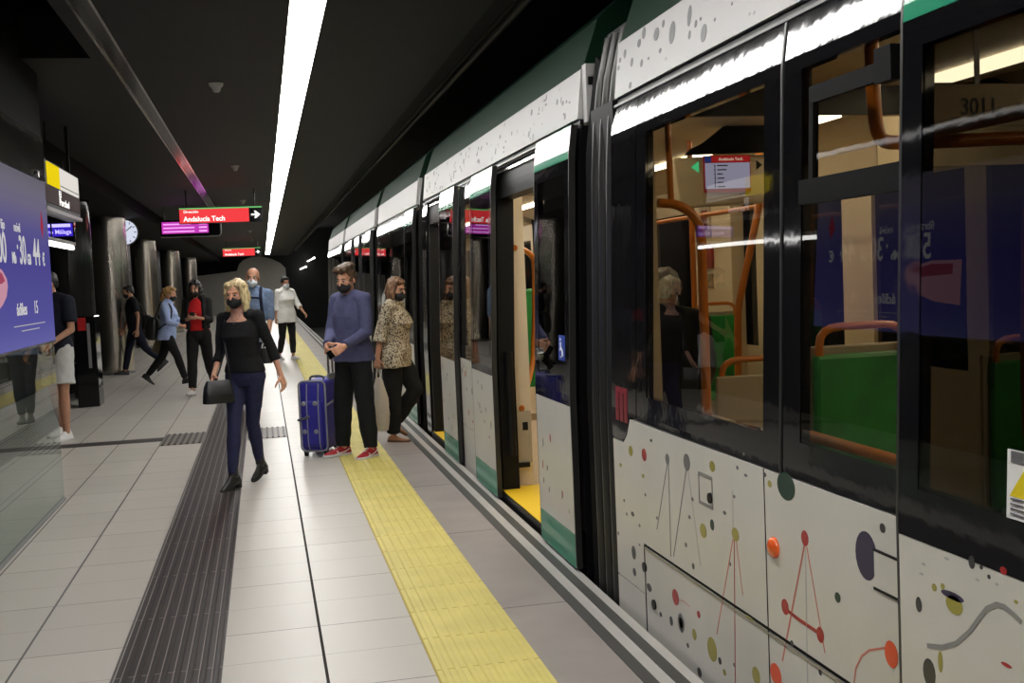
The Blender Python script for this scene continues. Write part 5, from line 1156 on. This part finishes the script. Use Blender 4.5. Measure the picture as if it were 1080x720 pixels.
b.rings([[tc_+rt_@np.array([w*math.copysign(abs(math.cos(q))**.3, math.cos(q)), .05*math.copysign(abs(math.sin(q))**.4, math.sin(q)), z]) for q in np.linspace(0, 2*PI, 20, endpoint=False)] for z, w in ((-.16, .13), (0, .14), (.14, .135))]); b.build('bag_body', TB, e)
for dy in (-.03, .03):
    b = MB(); b.tube([tc_+rt_@np.array([-.06, dy, .13]), tc_+rt_@np.array([-.04, dy, .26]), tc_+rt_@np.array([.04, dy, .26]), tc_+rt_@np.array([.06, dy, .13])], .006, 8); b.build('bag_handle', TB, e, smooth=True)

# ---- 8 man in the dark polo walking left
P = Person('man in dark t-shirt and navy trousers walking left past steel column', (-2.44, 22.35), (-.96, -.26), 1.74, 'm', 'tan', 1.02, lean=3,
           legs=((-22, 26, 0, 0), (16, 4, 0, 0)), foot=((40, 4), (-4, 4)), arms=((-8, 8, 18, 0), (6, 8, 24, 0)), grip=(30, 30), head=(0, 10, 0))
P.trousers(fabric('navy_trousers', srgb(24, 27, 42), .85), ro=.012); P.top(fabric('dark_tee', srgb(22, 24, 30), .85), hem=-.06, neck=.51, off=.014, offb=.02, sleeve=.20, ro=.02, flare=.006, disp=.006)
P.shoes(mat('black_shoe2', (.015, .014, .014), .5)); P.hair(SHORT+[((0, .03, .088), (.066, .055, .026))], HR['black'], disp=.004); P.brows(HR['black']); P.mask(MASKB)
bc = P.W(P.P+P.B@np.array([-.02, -.24, .06])); e = empty('shoulder_bag', (bc[0], bc[1], bc[2]-.15)); tag(e, 'black shoulder bag behind the back of man walking left', 'bag')
b = MB(); b.rings([[(bc[0]+.09*k*math.copysign(abs(math.cos(q))**.5, math.cos(q)), bc[1]+.12*k*math.copysign(abs(math.sin(q))**.5, math.sin(q)), bc[2]+z) for q in np.linspace(0, 2*PI, 20, endpoint=False)] for z, k in ((-.15, .8), (-.12, 1), (.08, .95), (.12, .7))]); b.build('bag_body', BAGM, e, smooth=True)
b = MB(); b.tube([bc+np.array([0, .05, .10]), P.W(P.P+P.U*.40+P.B@np.array([-.05, -.14, 0])), P.W(P.P+P.U*.535+P.B@np.array([.10, 0, 0])), P.W(P.P+P.U*.36+P.B@np.array([.04, .14, 0])), P.W(P.P+P.U*.1+P.B@np.array([-.15, .10, 0])), bc+np.array([0, -.05, .08])], .010, 8); b.build('bag_strap', BAGM, e, smooth=True)

# ---- 9 man in shorts half behind the glass screen
P = Person('man in navy t-shirt, white shorts and white sneakers half hidden by advertising screen', (-2.27, 13.05), (-.55, -.84), 1.86, 'm', 'tan', 1.0,
           legs=((6, 4, 3, 0), (-8, 8, 3, 0)), foot=((0, 8), (4, 8)), arms=((6, 12, 60, 30), (2, 8, 30, 10)), grip=(40, 40), head=(-20, 10, 0))
P.trousers(fabric('white_shorts', (.55, .54, .52), .85, .3, 18, .06), f_end=.40, ro=.030, wide=1.1, flare=.012, off=.014, name='shorts', disp=.006)
P.top(fabric('navy_tee', srgb(26, 28, 40), .85), hem=-.08, neck=.51, off=.016, offb=.024, sleeve=.21, ro=.022, flare=.008, disp=.006)
P.shoes(mat('sneaker_white3', (.72, .70, .68), .6), mat('sneaker_sole3', (.6, .6, .58), .6)); P.hair(SHORT+[((0, .03, .088), (.066, .055, .026))], HR['black'], disp=.004); P.brows(HR['black']); P.mask(MASKB)

# ---- 10 seated passenger inside the train
P = Person('grey-haired passenger in dark jacket seated inside the train, seen through window', (2.27, 6.08, .27), (.45, .90), 1.70, 'm', 'tan', 1.0, lean=4,
           legs=((84, 84, 4, 0), (84, 84, 4, 0)), foot=((0, 6), (0, 6)), arms=((16, 8, 50, 20), (16, 8, 50, 20)), pz=.56, voxel=.008)
P.trousers(fabric('grey_trousers', (.03, .03, .032), .9), ro=.012); P.top(fabric('dark_jacket', (.012, .012, .014), .85), hem=-.08, neck=.515, off=.022, sleeve=.52, ro=.02, collar=True); P.shoes(mat('brown_shoe', (.05, .03, .02), .5)); P.hair(SHORT+[((0, .02, .088), (.066, .055, .028))], HR['grey'], disp=.005); P.brows(HR['grey']); P.mask(MASKW)
# ------------------------------------------------------------------ camera, world, render look
f, pi_, ya, ro = 1170., .0600, .2185, -.0436
cy, sy = math.cos(ya), math.sin(ya); cp, sp = math.cos(pi_), math.sin(pi_); cr, sr = math.cos(ro), math.sin(ro)
r_ = np.array([cy, -sy, 0]); fw = np.array([sy, cy, 0]); up = np.array([0, 0, 1.])
fw2 = fw*cp-up*sp; up2 = up*cp+fw*sp; r3 = r_*cr+up2*sr; up3 = up2*cr-r_*sr
cam = bpy.data.cameras.new('camera'); cam.sensor_width = 36; cam.lens = 36*f/1080; cam.clip_start = .05; cam.clip_end = 300
co = bpy.data.objects.new('camera', cam); COL.objects.link(co)
m = Matrix((( *[0]*4,), (*[0]*4,), (*[0]*4,), (0, 0, 0, 1)))
for i in range(3): m[i][0] = r3[i]; m[i][1] = up3[i]; m[i][2] = -fw2[i]
m[0][3], m[1][3], m[2][3] = 0, 0, 1.6
co.matrix_world = m; SC.camera = co
w = bpy.data.worlds.new('world'); SC.world = w; w.use_nodes = True
w.node_tree.nodes['Background'].inputs['Color'].default_value = (0, 0, 0, 1); w.node_tree.nodes['Background'].inputs['Strength'].default_value = 0
SC.view_settings.view_transform = 'Standard'; SC.view_settings.look = 'None'; SC.view_settings.exposure = 0.; SC.view_settings.gamma = 1.; SC.view_settings.use_curve_mapping = False
SC.cycles.max_bounces = 8; SC.cycles.transparent_max_bounces = 16; SC.cycles.glossy_bounces = 5; SC.cycles.diffuse_bounces = 4
SC.cycles.sample_clamp_indirect = 4.; SC.cycles.use_denoising = True; SC.cycles.caustics_reflective = False; SC.cycles.caustics_refractive = False
